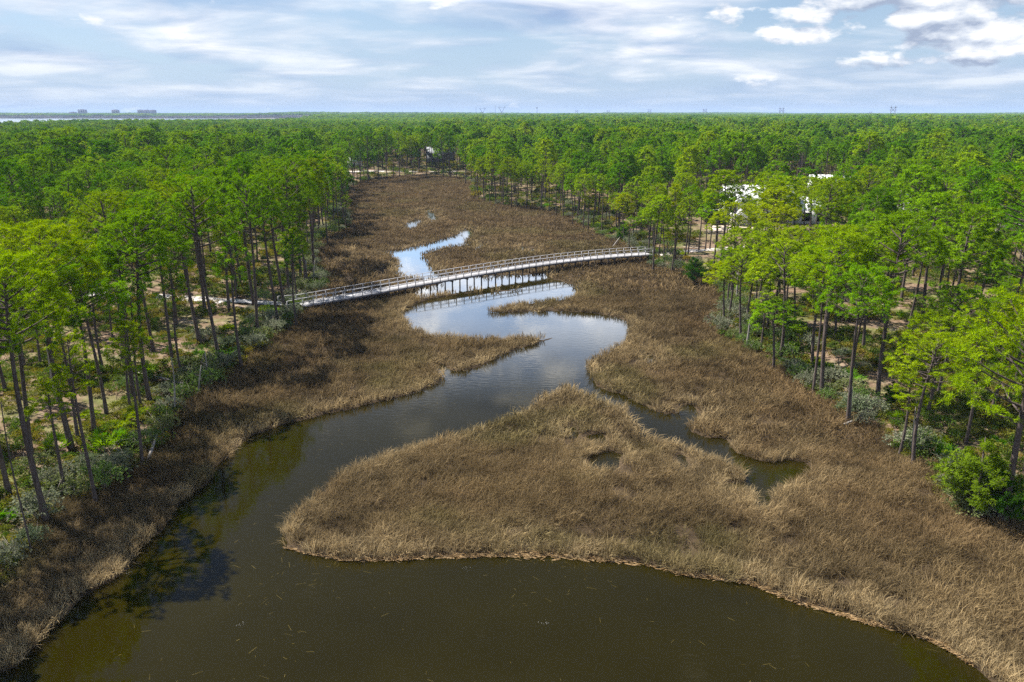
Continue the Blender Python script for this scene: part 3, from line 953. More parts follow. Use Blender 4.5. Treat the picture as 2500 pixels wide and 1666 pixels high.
rng = np.random.default_rng(77)
cx_, cy_ = jitter_grid(-420, 420, 4, 560, 3.1, rng)
k = (np.abs(cx_) < 0.68 * cy_ + np.where(cy_ < 70, 36, 12)) & ((cy_ > 26) | (cx_ < 0))
cx_, cy_ = cx_[k], cy_[k]
c_du = d_up(cx_, cy_)
c_cl = sdf(CLEAR, cx_, cy_)
c_sd = sand_f(cx_, cy_)
k = (c_du > 0.8) & (c_cl < 0)
cx_, cy_, c_du, c_sd = cx_[k], cy_[k], c_du[k], c_sd[k]
o_ = rng.permutation(len(cx_))
forest_pts = []
pl_seg = [np.array(p) for p in paths]
for q in o_:
    x, y, du, sd = cx_[q], cy_[q], c_du[q], c_sd[q]
    rmin = 3.6 if du < 8 else (5.0 if y < 150 else 5.2)
    if y < 85: rmin = max(rmin, 5.6)
    if x < 0 and y < 112: rmin = max(rmin, 5.2) if du < 16 and y > 45 else max(rmin, 5.4)
    if x > 0 and y < 165 and du > 3: rmin = min(rmin, 4.6)
    if sd > 0.35 and du > 4: rmin = max(rmin, 6.5)
    rmin *= 0.85 + 0.4 * float(vnoise(x, y, 25, 131))
    if du > 16 and float(fbm(x, y, 22, 333)) < .30: continue
    if near_tree(x, y, rmin): continue
    if any(np.min(np.hypot(*(np.stack([np.interp(np.linspace(0, 1, 60), np.linspace(0, 1, len(P)), P[:, c]) for c in (0, 1)]) - np.array([[x], [y]])))) < 2.0 for P in pl_seg): continue
    put(x, y)
    hh = 15.0 + 4.6 * (float(fbm(x, y, 45, 141)) - 0.5) * 2 + rng.normal(0, 1.9)
    if x < -60 and y > 420: hh = 14.0 + (hh - 15) * .5
    e_ = 1.0 if du > 10 else 0.86 + 0.014 * du
    hh *= e_
    if x > 0 and y > 110 and du < 30: hh *= 0.86
    hh = min(max(hh, 8), 19.8)
    nl_ = x < 0 and 45 < y < 112 and du < 16
    form = 'slim' if rng.uniform() < (0.85 if nl_ else 0.45 if du < 6 else 0.2) else 'broad'
    if nl_: hh = max(8, hh * rng.uniform(.62, .95))
    w = rng.uniform() + 0.35 * (du < 14) + (0.15 if x > 0 else 0) + 0.3 * (float(fbm(x, y, 30, 151)) - 0.5)  # pines by the marsh lean yellow-green, a sunlit look put into their tint
    colr = OG if w > 1.27 else YG if w > 0.85 else MG if w > 0.35 else DG
    trees.append([x, y, hh, form, colr, False])

trees = [t for t in trees if t[1] > 24 or t[0] < 0]
trees.sort(key=lambda t: (not t[5], t[1] + abs(t[0]) * 0.2))
# in-frame test: foot or top inside the picture
def in_frame(x, y, z):
    fz = y * CP - (z - CAM_H) * SP
    uy = y * SP + (z - CAM_H) * CP
    if fz <= 1: return False
    u = 1250 + F * x / fz; v = 833 - F * uy / fz
    return -40 < u < 2540 and v < 1720
def proj(x, y, z):
    fz = y * CP - (z - CAM_H) * SP
    return 1250 + F * x / fz, 833 - F * (y * SP + (z - CAM_H) * CP) / fz
def hides_house(t):
    if t[5] or t[1] > 190: return False
    u, v = proj(t[0], t[1], t[2] + 1)
    r = 3.2 * F / t[1]
    for u0, u1, vb in ((1752, 1935, 535), (1962, 1996, 522), (1720, 1765, 545)):
        if u + r * .8 > u0 and u - r * .8 < u1 and v < vb: return True
    return False
hr = np.random.default_rng(3)
trees = [t for t in trees if not (hides_house(t) and hr.uniform() < .45)]
singles, mass = [], []
for t in trees:
    if len(singles) < 300 and (in_frame(t[0], t[1], 1) or in_frame(t[0], t[1], t[2])):
        singles.append(t)
    else:
        mass.append(t)


# ---- labels: name each pine by its bank, its row from the marsh and its place in that row
def zone(x, y):
    if x < 0:
        if y < 62: return 'left bank nearest the camera'
        if y < 108: return 'left bank beside wide pond'
        if y < 200: return 'left bank beyond the boardwalk'
        return 'far end of the marsh'
    if y > 225 and x < 25: return 'far end of the marsh'
    if y < 75: return 'right bank nearest the camera'
    if y < 128: return 'right bank below the boardwalk'
    if y < 175: return 'right bank behind boardwalk end'
    if y < 235: return 'woods around the white house'
    return 'right bank of the far marsh'


ORD = 'first second third fourth fifth sixth seventh eighth ninth tenth eleventh twelfth thirteenth fourteenth fifteenth sixteenth seventeenth eighteenth nineteenth twentieth'.split()
ROWW = ['front', 'second', 'third', 'fourth', 'fifth', 'sixth', 'seventh', 'eighth', 'ninth', 'tenth', 'eleventh', 'twelfth']
zones = {}
for t in singles:
    zones.setdefault(zone(t[0], t[1]), []).append(t)
FORMW = {'great': 'large wide-limbed', 'near': 'spreading', 'broad': 'round-topped', 'slim': 'thin narrow', 'young': 'short bushy'}
for zn, ts in zones.items():
    ts.sort(key=lambda t: t[1])
    per = 9
    rows = [ts[i:i + per] for i in range(0, len(ts), per)]
    for r, row in enumerate(rows):
        row.sort(key=lambda t: t[0] / t[1])
        for i, t in enumerate(row):
            t.append('%s %s pine, %s from left, %s row, %s' % (FORMW[t[3]], t[4], ORD[i], ROWW[min(r, 11)], zn))
            t.append('pines of the ' + zn)

count_arch = {}
for i, t in enumerate(singles):
    x, y, h, form, colr = t[:5]
    lst = ARCH[form]
    rg = random.Random(i * 13 + 5)
    tm, cm, H0, R0 = lst[rg.randrange(len(lst))]
    z = gh1(x, y) - 0.05
    rt = empty('pine_tree', (x, y, z), rg.uniform(0, 6.28))
    k = h / H0
    if form == 'great': rt.rotation_euler = (0, 0, 0)
    w = k * rg.uniform(0.92, 1.15) if form != 'slim' else min(max(k, 0.7), 1.1)
    if form in ('near', 'broad') and h < 11: w = max(w, 0.72)
    if form in ('near', 'broad') and x > 0 and y < 150: w *= 1.12
    rt.scale = (w, w, k)
    tag(rt, t[6], 'pine tree', t[7])
    o = link('trunk', tm, rt)
    c = link('crown', cm, rt)
    b = TINT[colr]
    j = rg.uniform(0.85, 1.15)
    c.color = (b[0] * j, b[1] * j * rg.uniform(0.95, 1.05), b[2] * j, 1)

# ---- the rest of the woods, one mass
FM = [M_bark, M_needle_f]
lib_pine = library('forest_pine',
    [one_mesh_pine('f', 300 + i, FM, H=17, R=3.6, frac=0.38, nb=16, per=4, shell=11, needles=5, pr=.36, qs=.48, nl=0.52, nw=0.09, sides=6, twigs=False, cover=360) for i in range(4)] +
    [one_mesh_pine('f', 320 + i, FM, H=17, R=2.3, frac=0.36, nb=18, per=5, shell=9, needles=4, pr=.42, qs=.46, nl=0.60, nw=0.10, sides=5, twigs=False, cover=60) for i in range(2)] +
    [one_mesh_pine('f', 340 + i, FM, H=17, R=3.7, frac=0.38, nb=8, per=2, shell=10, needles=0, pr=.44, qs=.8, sides=4, twigs=False, cover=300) for i in range(4)])


def far_clump(seed):
    """a dozen far crowns in one form"""
    rng = np.random.default_rng(seed)
    C = []; D = []
    for a_ in range(9):
        bx, by = rng.uniform(-11, 11, 2)
        hz = rng.uniform(13.5, 17.5); R_ = rng.uniform(3.0, 4.4)
        for k_ in range(34):
            th = rng.uniform(0, 6.28); e = rng.uniform(0.0, 1.0)
            r_ = R_ * sqrt(1 - e * e) * rng.uniform(.7, 1)
            C.append((bx + r_ * cos(th), by + r_ * sin(th), hz - 3.2 + 3.2 * e)); D.append((cos(th) * .5, sin(th) * .5, .7))
    V, Q = tufts(rng, C, D, 7, 0, .8, 1.4, 1, .1, .75, .22)
    return mesh_np('fc', V, Q, FM, np.ones(len(Q)))


lib_far = library('far_crowns', [far_clump(400 + i) for i in range(5)])


def build_forest():
    rng = np.random.default_rng(99)
    P = [(t[0], t[1], t[2]) for t in mass]
    x = [p[0] for p in P]; y = [p[1] for p in P]; h = [p[2] for p in P]
    # beyond the hand-thrown woods
    fx, fy = jitter_grid(-900, 900, 548, 1000, 6.0, rng)
    k = (np.abs(fx) < 0.68 * fy + 20)
    fx, fy = fx[k], fy[k]
    k = (sdf(BAY, fx, fy) < -6) & (rng.uniform(0, 1, len(fx)) < 0.88) & (fbm(fx, fy, 30, 334) > .30)
    fx, fy = fx[k], fy[k]
    x = np.concatenate([x, fx]); y = np.concatenate([y, fy])
    h = np.concatenate([h, np.where(fx < -60, 13.2, 15.3) + 2.6 * (fbm(fx, fy, 60, 161) - .5) * 2 * np.where(fx < -60, .5, 1) + rng.normal(0, 1, len(fx)) * np.where(fx < -60, 1.1, 1.8)])
    h = np.clip(h, 9, 20.5)
    n = len(x)
    z = gh(x, y) - 0.05
    near_ = y < 330
    idx = np.where(near_, np.where(rng.uniform(0, 1, n) < .75, rng.integers(0, 4, n), rng.integers(4, 6, n)), rng.integers(6, 10, n))
    s = h / 17.0
    w = s * rng.uniform(.85, 1.2, n)
    rot = np.stack([rng.normal(0, .02, n), rng.normal(0, .02, n), rng.uniform(0, 6.28, n)], 1)
    scatter('pine_forest', np.stack([x, y, z], 1), rot, np.stack([w, w, s], 1), idx, None, lib_pine,
            label='dense pine forest stretching away behind both banks', cat='forest')
    # far woods to the horizon
    X = []; Y = []
    for y0, y1, st in ((1000, 1900, 15), (1900, 3600, 26), (3600, 7000, 55), (7000, 12000, 110)):
        fx, fy = jitter_grid(-0.7 * y1, 0.72 * y1, y0, y1, st, rng)
        k = (np.abs(fx) < 0.70 * fy + 30)
        fx, fy = fx[k], fy[k]
        k = sdf(BAY, fx, fy) < -12
        X.append(np.stack([fx[k], fy[k], np.full(k.sum(), st / 15.0)], 1))
    A = np.concatenate(X)
    n = len(A)
    z = gh(A[:, 0], A[:, 1])
    sc = 0.98 + 0.22 * (fbm(A[:, 0], A[:, 1], 260, 171) - .5) * 2 + rng.normal(0, .06, n)
    sc *= np.where((A[:, 0] < -.1 * A[:, 1]) & (A[:, 1] < 2000), .80, 1)
    hill = 1 + 0.35 * sstep(.62, .8, fbm(A[:, 0], A[:, 1] * .4, 900, 181)) * (A[:, 1] > 2600)
    rot = np.stack([np.zeros(n), np.zeros(n), rng.uniform(0, 6.28, n)], 1)
    wd = np.minimum(A[:, 2], 4.0) * 1.15
    scatter('distant_woods', np.stack([A[:, 0], A[:, 1], z], 1), rot, np.stack([wd, wd, sc * hill * 1.06], 1), rng.integers(0, 5, n), None, lib_far,
            label='distant wooded land reaching the horizon', cat='forest')
    return n


build_forest()


# ------------------------------------------------------------------ shrubs, palmettos, cedars
def shrub_parts(seed, r, h, n, ll, lw, nstem=7):
    rng = np.random.default_rng(seed)
    st = MB(); C = []; D = []
    lobes = [(rng.uniform(-.55, .55) * r, rng.uniform(-.55, .55) * r, rng.uniform(.4, .75) * h, rng.uniform(.4, .7) * r) for _ in range(7)]
    for lx, ly, lz, lr in lobes:
        st.tube([(lx * .15, ly * .15, 0), (lx * .6, ly * .6, lz * .55), (lx, ly, lz)], [0.035, 0.025, 0.012], 4)
        for k in range(n // 7):
            d = unit(rng.normal(0, 1, 3)); d[2] = abs(d[2]) * 1.1 - 0.35
            p = np.array([lx, ly, lz]) + d * lr * rng.uniform(.55, 1.05) * np.array([1, 1, .7])
            p[2] = max(p[2], 0.08)
            C.append(p); D.append(unit(d + [0, 0, .4]))
        for k in range(2):
            d = unit(rng.normal(0, 1, 3) + [0, 0, .8])
            st.tube([(lx, ly, lz), np.array([lx, ly, lz]) + d * lr * 1.15], [0.012, 0.006], 3)
    V, Q = puffs(rng, C, D, 6, ll, lw, 0.8)
    return st, V, Q


def palmetto_parts(seed, r, nf):
    rng = np.random.default_rng(seed)
    st = MB(); V = []; T = []
    for k in range(nf):
        az = k * 2.4 + rng.uniform(-.4, .4); el = rng.uniform(0.35, 1.25); L = r * rng.uniform(.55, 1)
        d = np.array([cos(az) * cos(el), sin(az) * cos(el), sin(el)])
        e = d * L * .7
        b0 = np.array([cos(az), sin(az), 0]) * rng.uniform(0, .3) * r
        st.tube([b0, b0 + e], [0.02, 0.01], 3)
        sd = np.array([-sin(az), cos(az), 0])
        up = np.cross(sd, d) * -1
        for j in range(11):
            a_ = (j / 10 - .5) * 3.6
            fd = unit(d * cos(a_) + sd * sin(a_) + up * rng.uniform(-.15, .15))
            q = unit(np.cross(fd, up))
            fl = L * .62 * rng.uniform(.85, 1.1)
            o = len(V); b = b0 + e
            V += [b + q * .03, b - q * .03, b + fd * fl * .6 - q * .035, b + fd * fl + np.array([0, 0, -.12 * fl]), b + fd * fl * .6 + q * .035]
            T += [(o, o + 1, o + 2, o + 4), (o + 4, o + 2, o + 3, o + 3)]
    V = np.array(V); T = np.array(T)
    q = T[T[:, 2] != T[:, 3]]; t = T[T[:, 2] == T[:, 3]][:, :3]
    return st, V, [q, t]


def cedar_parts(seed, h, r, n):
    rng = np.random.default_rng(seed)
    st = MB(); C = []; D = []
    st.tube([(0, 0, 0), (.1, .05, h * .4), (0, .1, h * .9)], [0.16, 0.1, 0.03], 6)
    for k in range(26):
        t = rng.uniform(0.08, .95); az = k * 2.4
        L = r * np.interp(t, [0, .25, .6, 1], [.75, 1, .75, .15]) * rng.uniform(.75, 1.2)
        b = np.array([0, 0, h * t * .85]); hdir = np.array([cos(az), sin(az), 0])
        e = b + hdir * L + np.array([0, 0, L * rng.uniform(.25, .8)])
        st.tube([b, (b + e) / 2 + [0, 0, -.05 * L], e], [0.04, 0.03, 0.012], 4)
        for j in range(n // 26):
            q = rng.uniform(.3, 1)
            C.append(b + (e - b) * q + rng.normal(0, .22 * L * .6, 3) * [1, 1, .8]); D.append(unit(hdir * .7 + [0, 0, .8]))
    V, Q = tufts(rng, C, D, 11, 8, .20, .15, .26, .035, .9)
    return st, V, Q


SHR = []
for i in range(6):
    st, V, Q = shrub_parts(500 + i, 1.5, 1.9, 190, .24, .085)
    SHR.append((mesh_np('foliage', V, Q, [M_shrub]), st.mesh('stems', [M_twig])))
PAL = []
for i in range(4):
    st, V, F_ = palmetto_parts(520 + i, 1.25, 20)
    PAL.append((mesh_np('fronds', V, F_, [M_palm]), st.mesh('stems', [M_twig])))
CED = []
for i in range(2):
    st, V, Q = cedar_parts(540 + i, 5.0, 2.0, 910)
    CED.append((mesh_np('foliage', V, Q, [M_cedar]), st.mesh('trunk', [M_bark])))


def plant(name, forms, i, x, y, s, color, label, cat, group, sz=1.0):
    rg = random.Random(i * 3 + 1)
    rt = empty(name, (x, y, gh1(x, y) - 0.03), rg.uniform(0, 6.28))
    rt.scale = (s, s, s * sz)
    tag(rt, label, cat, group)
    f, st = forms[rg.randrange(len(forms))]
    o = link(f.name.split('.')[0], f, rt)
    j = rg.uniform(.85, 1.15)
    o.color = (color[0] * j, color[1] * j, color[2] * j, 1)
    link(st.name.split('.')[0], st, rt)
    return rt


# cedars the photo shows
CEDARS = [(2375, 1250, 1.15, 1.15, 'big bright green cedar at the marsh edge beneath the nearest right pine'),
          (1695, 690, 0.92, 1.1, 'dark green cedar on the right marsh edge just below the boardwalk end'),
          (1520, 585, 0.8, 1.0, 'cedar beside the far side of the boardwalk where it meets the right bank'),
          (2440, 1262, 0.9, 1.0, 'dark cedar at right picture edge behind the nearest right pine trunk'),
          (2180, 985, 0.6, .8, 'low round dark cedar bush under the right bank pines')]
for i, (u, v, s, sz, lab) in enumerate(CEDARS):
    x, y = at(u, v, 0.5)
    plant('cedar_tree', CED, 900 + i, x, y, s, ((1.75, 1.3, .9), (.62, .85, .8), (.8, .95, .8), (.7, .85, .8), (.6, .75, .7))[i], lab, 'cedar tree', 'cedars on the right bank', sz)

# shrubs that fringe the marsh, and palmettos behind them
def edge_walk(pix, step, jit, inset, rng):
    P = np.array([at(u, v, 0.4) for u, v in pix])
    d = np.concatenate([[0], np.cumsum(np.linalg.norm(np.diff(P, axis=0), axis=1))])
    s = 0; out = []
    while s < d[-1]:
        x = np.interp(s, d, P[:, 0]); y = np.interp(s, d, P[:, 1])
        x2 = np.interp(s + .5, d, P[:, 0]); y2 = np.interp(s + .5, d, P[:, 1])
        tx, ty = x2 - x, y2 - y; l = sqrt(tx * tx + ty * ty) + 1e-6
        out.append((x, y, -ty / l, tx / l, s))
        s += step * rng.uniform(1 - jit, 1 + jit) * (1 + max(0, y - 90) / 90)
    return out


rng = np.random.default_rng(313)
shr = []
for side, pix in (('left', LEFT_EDGE), ('right', RIGHT_EDGE)):
    for lay in (0, 1, 2):
        for (x, y, nx_, ny_, s) in edge_walk(pix, (2.6, 3.4, 4.6)[lay], .35, 0, rng):
            off = (rng.uniform(.2, 1.6), rng.uniform(2.0, 4.2), rng.uniform(4.6, 8.0))[lay]
            px, py = x + nx_ * off, y + ny_ * off
            if y > 235 and lay > 0: continue
            if y > 250 and rng.uniform() < .3: continue
            if abs(px) > .68 * py + 3: continue
            if float(d_up(np.array([px]), np.array([py]))[0]) < -.3 or float(sdf(CLEAR, np.array([px]), np.array([py]))[0]) > 0: continue
            br = at(1573, 622, 1); bl = at(720, 748, 1)
            if min((px - br[0]) ** 2 + (py - br[1]) ** 2, (px - bl[0]) ** 2 + (py - bl[1]) ** 2) < 5: continue
            typ = 'palm' if (lay > 0 and rng.uniform() < .38) else 'oak' if rng.uniform() < .3 else 'grey'
            shr.append([px, py, side, lay, typ, y])
print('shrubs', len(shr))


def shrub_zone(side, y):
    if y < 66: return side + ' bank nearest the camera'
    if y < 104: return side + ' bank by the wide pond'
    if y < 140: return side + ' bank near the boardwalk end'
    if y < 235: return side + ' bank beyond the boardwalk'
    return side + ' bank at the far marsh end'


KW = {'palm': ('saw_palmetto', 'bright green saw palmetto', 'palmetto'), 'oak': ('shrub', 'dark green shrub', 'shrub'), 'grey': ('shrub', 'grey-green shrub', 'shrub')}
zs = {}
for q in shr: zs.setdefault((shrub_zone(q[2], q[5]), q[4]), []).append(q)
i = 0
LAYW = ('at marsh edge', 'behind edge shrubs', 'under the pines')
for (zn, typ), L_ in zs.items():
    L_.sort(key=lambda q: (q[3], q[1]))
    cnt = {}
    for q in L_:
        cnt[q[3]] = cnt.get(q[3], 0) + 1
        px, py, side, lay = q[:4]
        nm, ds, cat = KW[typ]
        lab = '%s %s, %s, %s from camera' % (ds, LAYW[lay], zn, ORD[min(cnt[q[3]] - 1, 19)])
        grp = {'palm': 'saw palmettos', 'oak': 'dark shrubs', 'grey': 'grey-green shrubs'}[typ] + ' on the ' + zn
        s = rng.uniform(.75, 1.35) * (1.0 if lay < 2 else .9)
        if typ == 'palm': plant(nm, PAL, i, px, py, s * 1.05, ((1.2, 1.15, .8), (.8, 1.05, .8), (1.5, 1.15, .7))[i % 3], lab, cat, grp)
        elif typ == 'oak': plant(nm, SHR, i, px, py, s * .95, (.85, 1.1, .5), lab, cat, grp)
        else: plant(nm, SHR, i, px, py, s, ((1.25, 1.15, 1.25), (1.0, 1.05, 1.0), (1.45, 1.35, 1.5), (1.15, 1.15, .75))[i % 4], lab, cat, grp, .85)
        i += 1


# low ground cover under the pines
def build_under():
    rng = np.random.default_rng(404)
    ms = []
    for i in range(4):
        st, V, Q = shrub_parts(600 + i, .7, .75, 70, .22, .075)
        ms.append(mesh_np('u', V, Q, [M_under]))
    for i in range(3):
        C = rng.uniform(-.5, .5, (16, 3)) * [1, 1, 0]
        V, Q = puffs(rng, C, np.tile([0, 0, 1.0], (16, 1)), 6, .45, .04, .45)
        ms.append(mesh_np('u', V, Q, [M_under]))
    lib = library('ground_cover', ms)
    X = []
    for y0, y1, s in ((24, 110, 0.85), (110, 260, 1.7), (260, 520, 4.0)):
        x, y = jitter_grid(-.72 * y1 - 5, .72 * y1 + 5, y0, y1, s, rng)
        k = np.abs(x) < .68 * y + 8
        x, y = x[k], y[k]
        du = d_up(x, y)
        k = (du > .1)
        x, y, du = x[k], y[k], du[k]
        dens = sstep(.28, .54, fbm(x, y, 7, 201, 3)) * (1 - .75 * sstep(.2, .6, sand_f(x, y))) + .55 * (du < 5)
        k = (rng.uniform(0, 1, len(x)) < dens) & (sdf(CLEAR[:3], x, y) < 0)
        x, y = x[k], y[k]
        for P in pl_seg:
            PP = np.stack([np.interp(np.linspace(0, 1, 60), np.linspace(0, 1, len(P)), P[:, c]) for c in (0, 1)], 1)
            dm = np.min(np.hypot(x[:, None] - PP[None, :, 0], y[:, None] - PP[None, :, 1]), 1)
            k = dm > 1.7
            x, y = x[k], y[k]
        X.append(np.stack([x, y, np.full(len(x), 1 + (s > 1.5) * .5 + (s > 3) * 1.0)], 1))
    A = np.concatenate(X); n = len(A)
    rot = np.stack([np.zeros(n), np.zeros(n), rng.uniform(0, 6.28, n)], 1)
    s = (A[:, 2] * rng.uniform(.5, 1.35, n))
    scatter('undergrowth', np.stack([A[:, 0], A[:, 1], gh(A[:, 0], A[:, 1]) - .04], 1), rot, np.stack([s, s, s * rng.uniform(.7, 1.1, n)], 1), rng.integers(0, 7, n), None, lib,
            label='low mixed undergrowth and wiregrass on the sandy forest floor', cat='undergrowth')
    print('under', n)


build_under()


# ------------------------------------------------------------------ dead trees and logs
def snag_mesh(seed, h, r, nb, bl):
    rng = np.random.default_rng(seed)
    m = MB()
    z = np.linspace(0, h, 7)
    a_ = rng.uniform(.05, .2)
    p = np.stack([a_ * np.sin(z * .5 + rng.uniform(0, 6)), a_ * np.cos(z * .4 + rng.uniform(0, 6)), z], 1)
    p[:, :2] -= p[0, :2]
    m.tube(p, np.linspace(r * 1.15, r * .45, 7), 7)
    b = MB()
    for k in range(nb):
        t = rng.uniform(.45, .97); az = rng.uniform(0, 6.28); L = bl * rng.uniform(.5, 1.1)
        q = np.array([np.interp(t * h, z, p[:, c]) for c in range(3)])
        hd = np.array([cos(az), sin(az), 0])
        b.tube([q, q + hd * L * .5 + [0, 0, .1 * L], q + hd * L + [0, 0, .45 * L]], [r * .35, r * .22, r * .08], 4)
    return m.mesh('trunk', [M_dead], True), (b.mesh('branches', [M_dead]) if nb else None)


SNAGS = [(77, 1350, 962, .06, 5, .9, 'thin grey dead pine at the marsh edge at far left foreground'),
         (425, 1000, 860, .09, 0, 0, 'slender pale bare trunk among grey shrubs on the left bank'),
         (508, 925, 850, .10, 2, .6, 'short pale broken trunk at the left marsh edge near the bend'),
         (482, 960, 880, .09, 1, .5, 'weathered leaning stub in shrubs on the left marsh edge'),
         (747, 690, 632, .22, 0, 0, 'thick pale broken snag beside the boardwalk left end'),
         (762, 686, 630, .10, 0, 0, 'thin white leaning snag at marsh edge behind the boardwalk left end'),
         (140, 985, 745, .17, 6, 2.4, 'tall white dead pine with bare limbs in left foreground woods'),
         (1799, 738, 634, .17, 4, 2.0, 'white dead tree with forked bare limbs on the right marsh edge'),
         (1822, 848, 771, .15, 0, 0, 'pale broken snag standing in shrubs on the right marsh edge'),
         (2074, 1020, 932, .15, 0, 0, 'bleached broken snag beside the thick pine at the right marsh edge'),
         (1544, 590, 560, .09, 0, 0, 'small grey snag in grass by the right boardwalk end'),
         (2225, 1110, 965, .06, 3, .6, 'spindly dead sapling beside the yellow-green pine on right bank')]
for i, (u, v, vt, r, nb, bl, lab) in enumerate(SNAGS):
    x, y = at(u, v, 0.5)
    h = max(2.0, top_z(vt, y) - .5)
    tm, bm_ = snag_mesh(700 + i, h, r, nb, bl)
    if i == 0: tm.materials[0] = M_bark
    rt = empty('dead_tree', (x, y, gh1(x, y) - .1))
    if 'leaning' in lab: rt.rotation_euler = (0, radians(9), 0)
    tag(rt, lab, 'dead tree', 'dead trees on the banks')
    link('trunk', tm, rt)
    if bm_: link('branches', bm_, rt)
LOGS = [((360, 1116), (388, 1075), 1.5, 'bleached fallen trunk leaning out of shrubs onto the left marsh'),
        ((338, 921), (450, 942), .9, 'long white fallen log lying across grey shrubs on the left bank'),
        ((1495, 600), (1520, 578), 1.2, 'pale leaning log on the marsh edge beside the boardwalk'),
        ((2060, 1028), (2120, 1010), .5, 'grey driftwood log at the foot of the right bank pines'),
        ((1850, 846), (1880, 850), .4, 'pale driftwood lying along the right marsh edge below the snag')]
for i, ((u0, v0), (u1, v1), dz, lab) in enumerate(LOGS):
    x0, y0 = at(u0, v0, .6); x1, y1 = at(u1, v1, .9)
    m = MB()
    z0 = gh1(x0, y0) + .15; z1 = gh1(x1, y1) + dz
    m.tube([(x0, y0, z0), ((x0 + x1) / 2, (y0 + y1) / 2 + .05, (z0 + z1) / 2 + .05), (x1, y1, z1)], [.13, .11, .05], 7)
    m.tube([((x0 + x1) / 2, (y0 + y1) / 2, (z0 + z1) / 2), ((x0 + x1) / 2 + .3, (y0 + y1) / 2 - .2, (z0 + z1) / 2 + .6)], [.04, .015], 4)
    tag(link('fallen_log', m.mesh('fallen_log', [M_dead], True)), lab, 'log', 'fallen logs')


# ------------------------------------------------------------------ boardwalk
BW_PIX = [(737,746),(764,743.6),(885,724),(1013,700),(1106,681),(1159,671),(1239,660),(1337,646),(1430,635),(1518,628),(1560,624),(1590,621.5)]
BW_Z = [0.95,1.0,1.25,1.5,1.62,1.68,1.72,1.72,1.66,1.55,1.48,1.42]
NE = np.array([(*at(u, v, z), z) for (u, v), z in zip(BW_PIX, BW_Z)])    # near edge of the deck
# smooth by a cubic in the direction of the line
d0 = NE[-1, :2] - NE[0, :2]; LEN = np.linalg.norm(d0); d0 /= LEN
n0 = np.array([-d0[1], d0[0]])
s_ = (NE[:, :2] - NE[0, :2]) @ d0; o_s = (NE[:, :2] - NE[0, :2]) @ n0
pf = np.polyfit(s_, o_s, 3); pz = np.polyfit(s_, NE[:, 2], 3)
DECKW = 2.6
print('boardwalk length', LEN, 'offsets', o_s.round(2))


def bw(s, off):
    """point on the deck: s along, off across from the near edge"""
    c = np.polyval(pf, s); dc = np.polyval(np.polyder(pf), s)
    t = d0 + n0 * dc; t /= np.linalg.norm(t)
    nn = np.array([-t[1], t[0]])
    p = NE[0, :2] + d0 * s + n0 * c + nn * off
    return np.array([p[0], p[1], np.polyval(pz, s)])


BWROOT = empty('boardwalk', (float(NE[0, 0]), float(NE[0, 1]), 0))
tag(BWROOT, 'long pale wooden boardwalk bridge curving across the creek and marsh', 'boardwalk')
BL = np.array(BWROOT.location)
S = np.linspace(0, LEN, 46)
mb = MB()
ss = np.arange(0, LEN, 0.30)
for s in ss:      # planks
    a0 = bw(s + .145, -.06); a1 = bw(s + .145, DECKW + .06)
    mb.bar(a0 - BL + [0, 0, -.02], a1 - BL + [0, 0, -.02], .285, .04 )
link('deck', mb.mesh('deck', [M_wood]), BWROOT)
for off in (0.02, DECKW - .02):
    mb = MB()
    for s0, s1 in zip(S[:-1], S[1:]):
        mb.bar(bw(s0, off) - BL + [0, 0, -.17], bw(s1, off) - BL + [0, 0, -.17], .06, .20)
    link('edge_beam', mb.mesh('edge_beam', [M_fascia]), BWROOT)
    mb = MB()
    for s0, s1 in zip(S[:-1], S[1:]):
        mb.bar(bw(s0, off) - BL + [0, 0, 1.10], bw(s1, off) - BL + [0, 0, 1.10], .17, .045)
    link('handrail', mb.mesh('handrail', [M_rail]), BWROOT)
    mb = MB()
    for s0, s1 in zip(S[:-1], S[1:]):
        mb.bar(bw(s0, off) - BL + [0, 0, .58], bw(s1, off) - BL + [0, 0, .58], .04, .09)
    link('mid_rail', mb.mesh('mid_rail', [M_rail]), BWROOT)
pm = MB().box((0, 0, .42), (.10, .10, 1.30)).mesh('rail_post', [M_rail])
for k, s in enumerate(S):
    for off in (-.045, DECKW + .045):
        p = bw(s, off) - BL
        o = link('rail_post', pm, BWROOT)
        o.location = p
        o.rotation_euler = (0, 0, atan2(d0[1], d0[0]))
plm = MB().tube([(0, 0, -3.2), (0, 0, -.30)], [.12, .11], 10).mesh('piling', [M_pile], True)
SB = np.linspace(2.0, LEN - 2.2, 23)
for s in SB:
    mb = MB()
    a0 = bw(s, .05) - BL; a1 = bw(s, DECKW - .05) - BL
    mb.bar(a0 + [0, 0, -.42], a1 + [0, 0, -.42], .10, .24)
    link('cross_beam', mb.mesh('cross_beam', [M_pile]), BWROOT)
    for off in (.30, DECKW - .30):
        o = link('piling', plm, BWROOT)
        o.location = bw(s, off) - BL
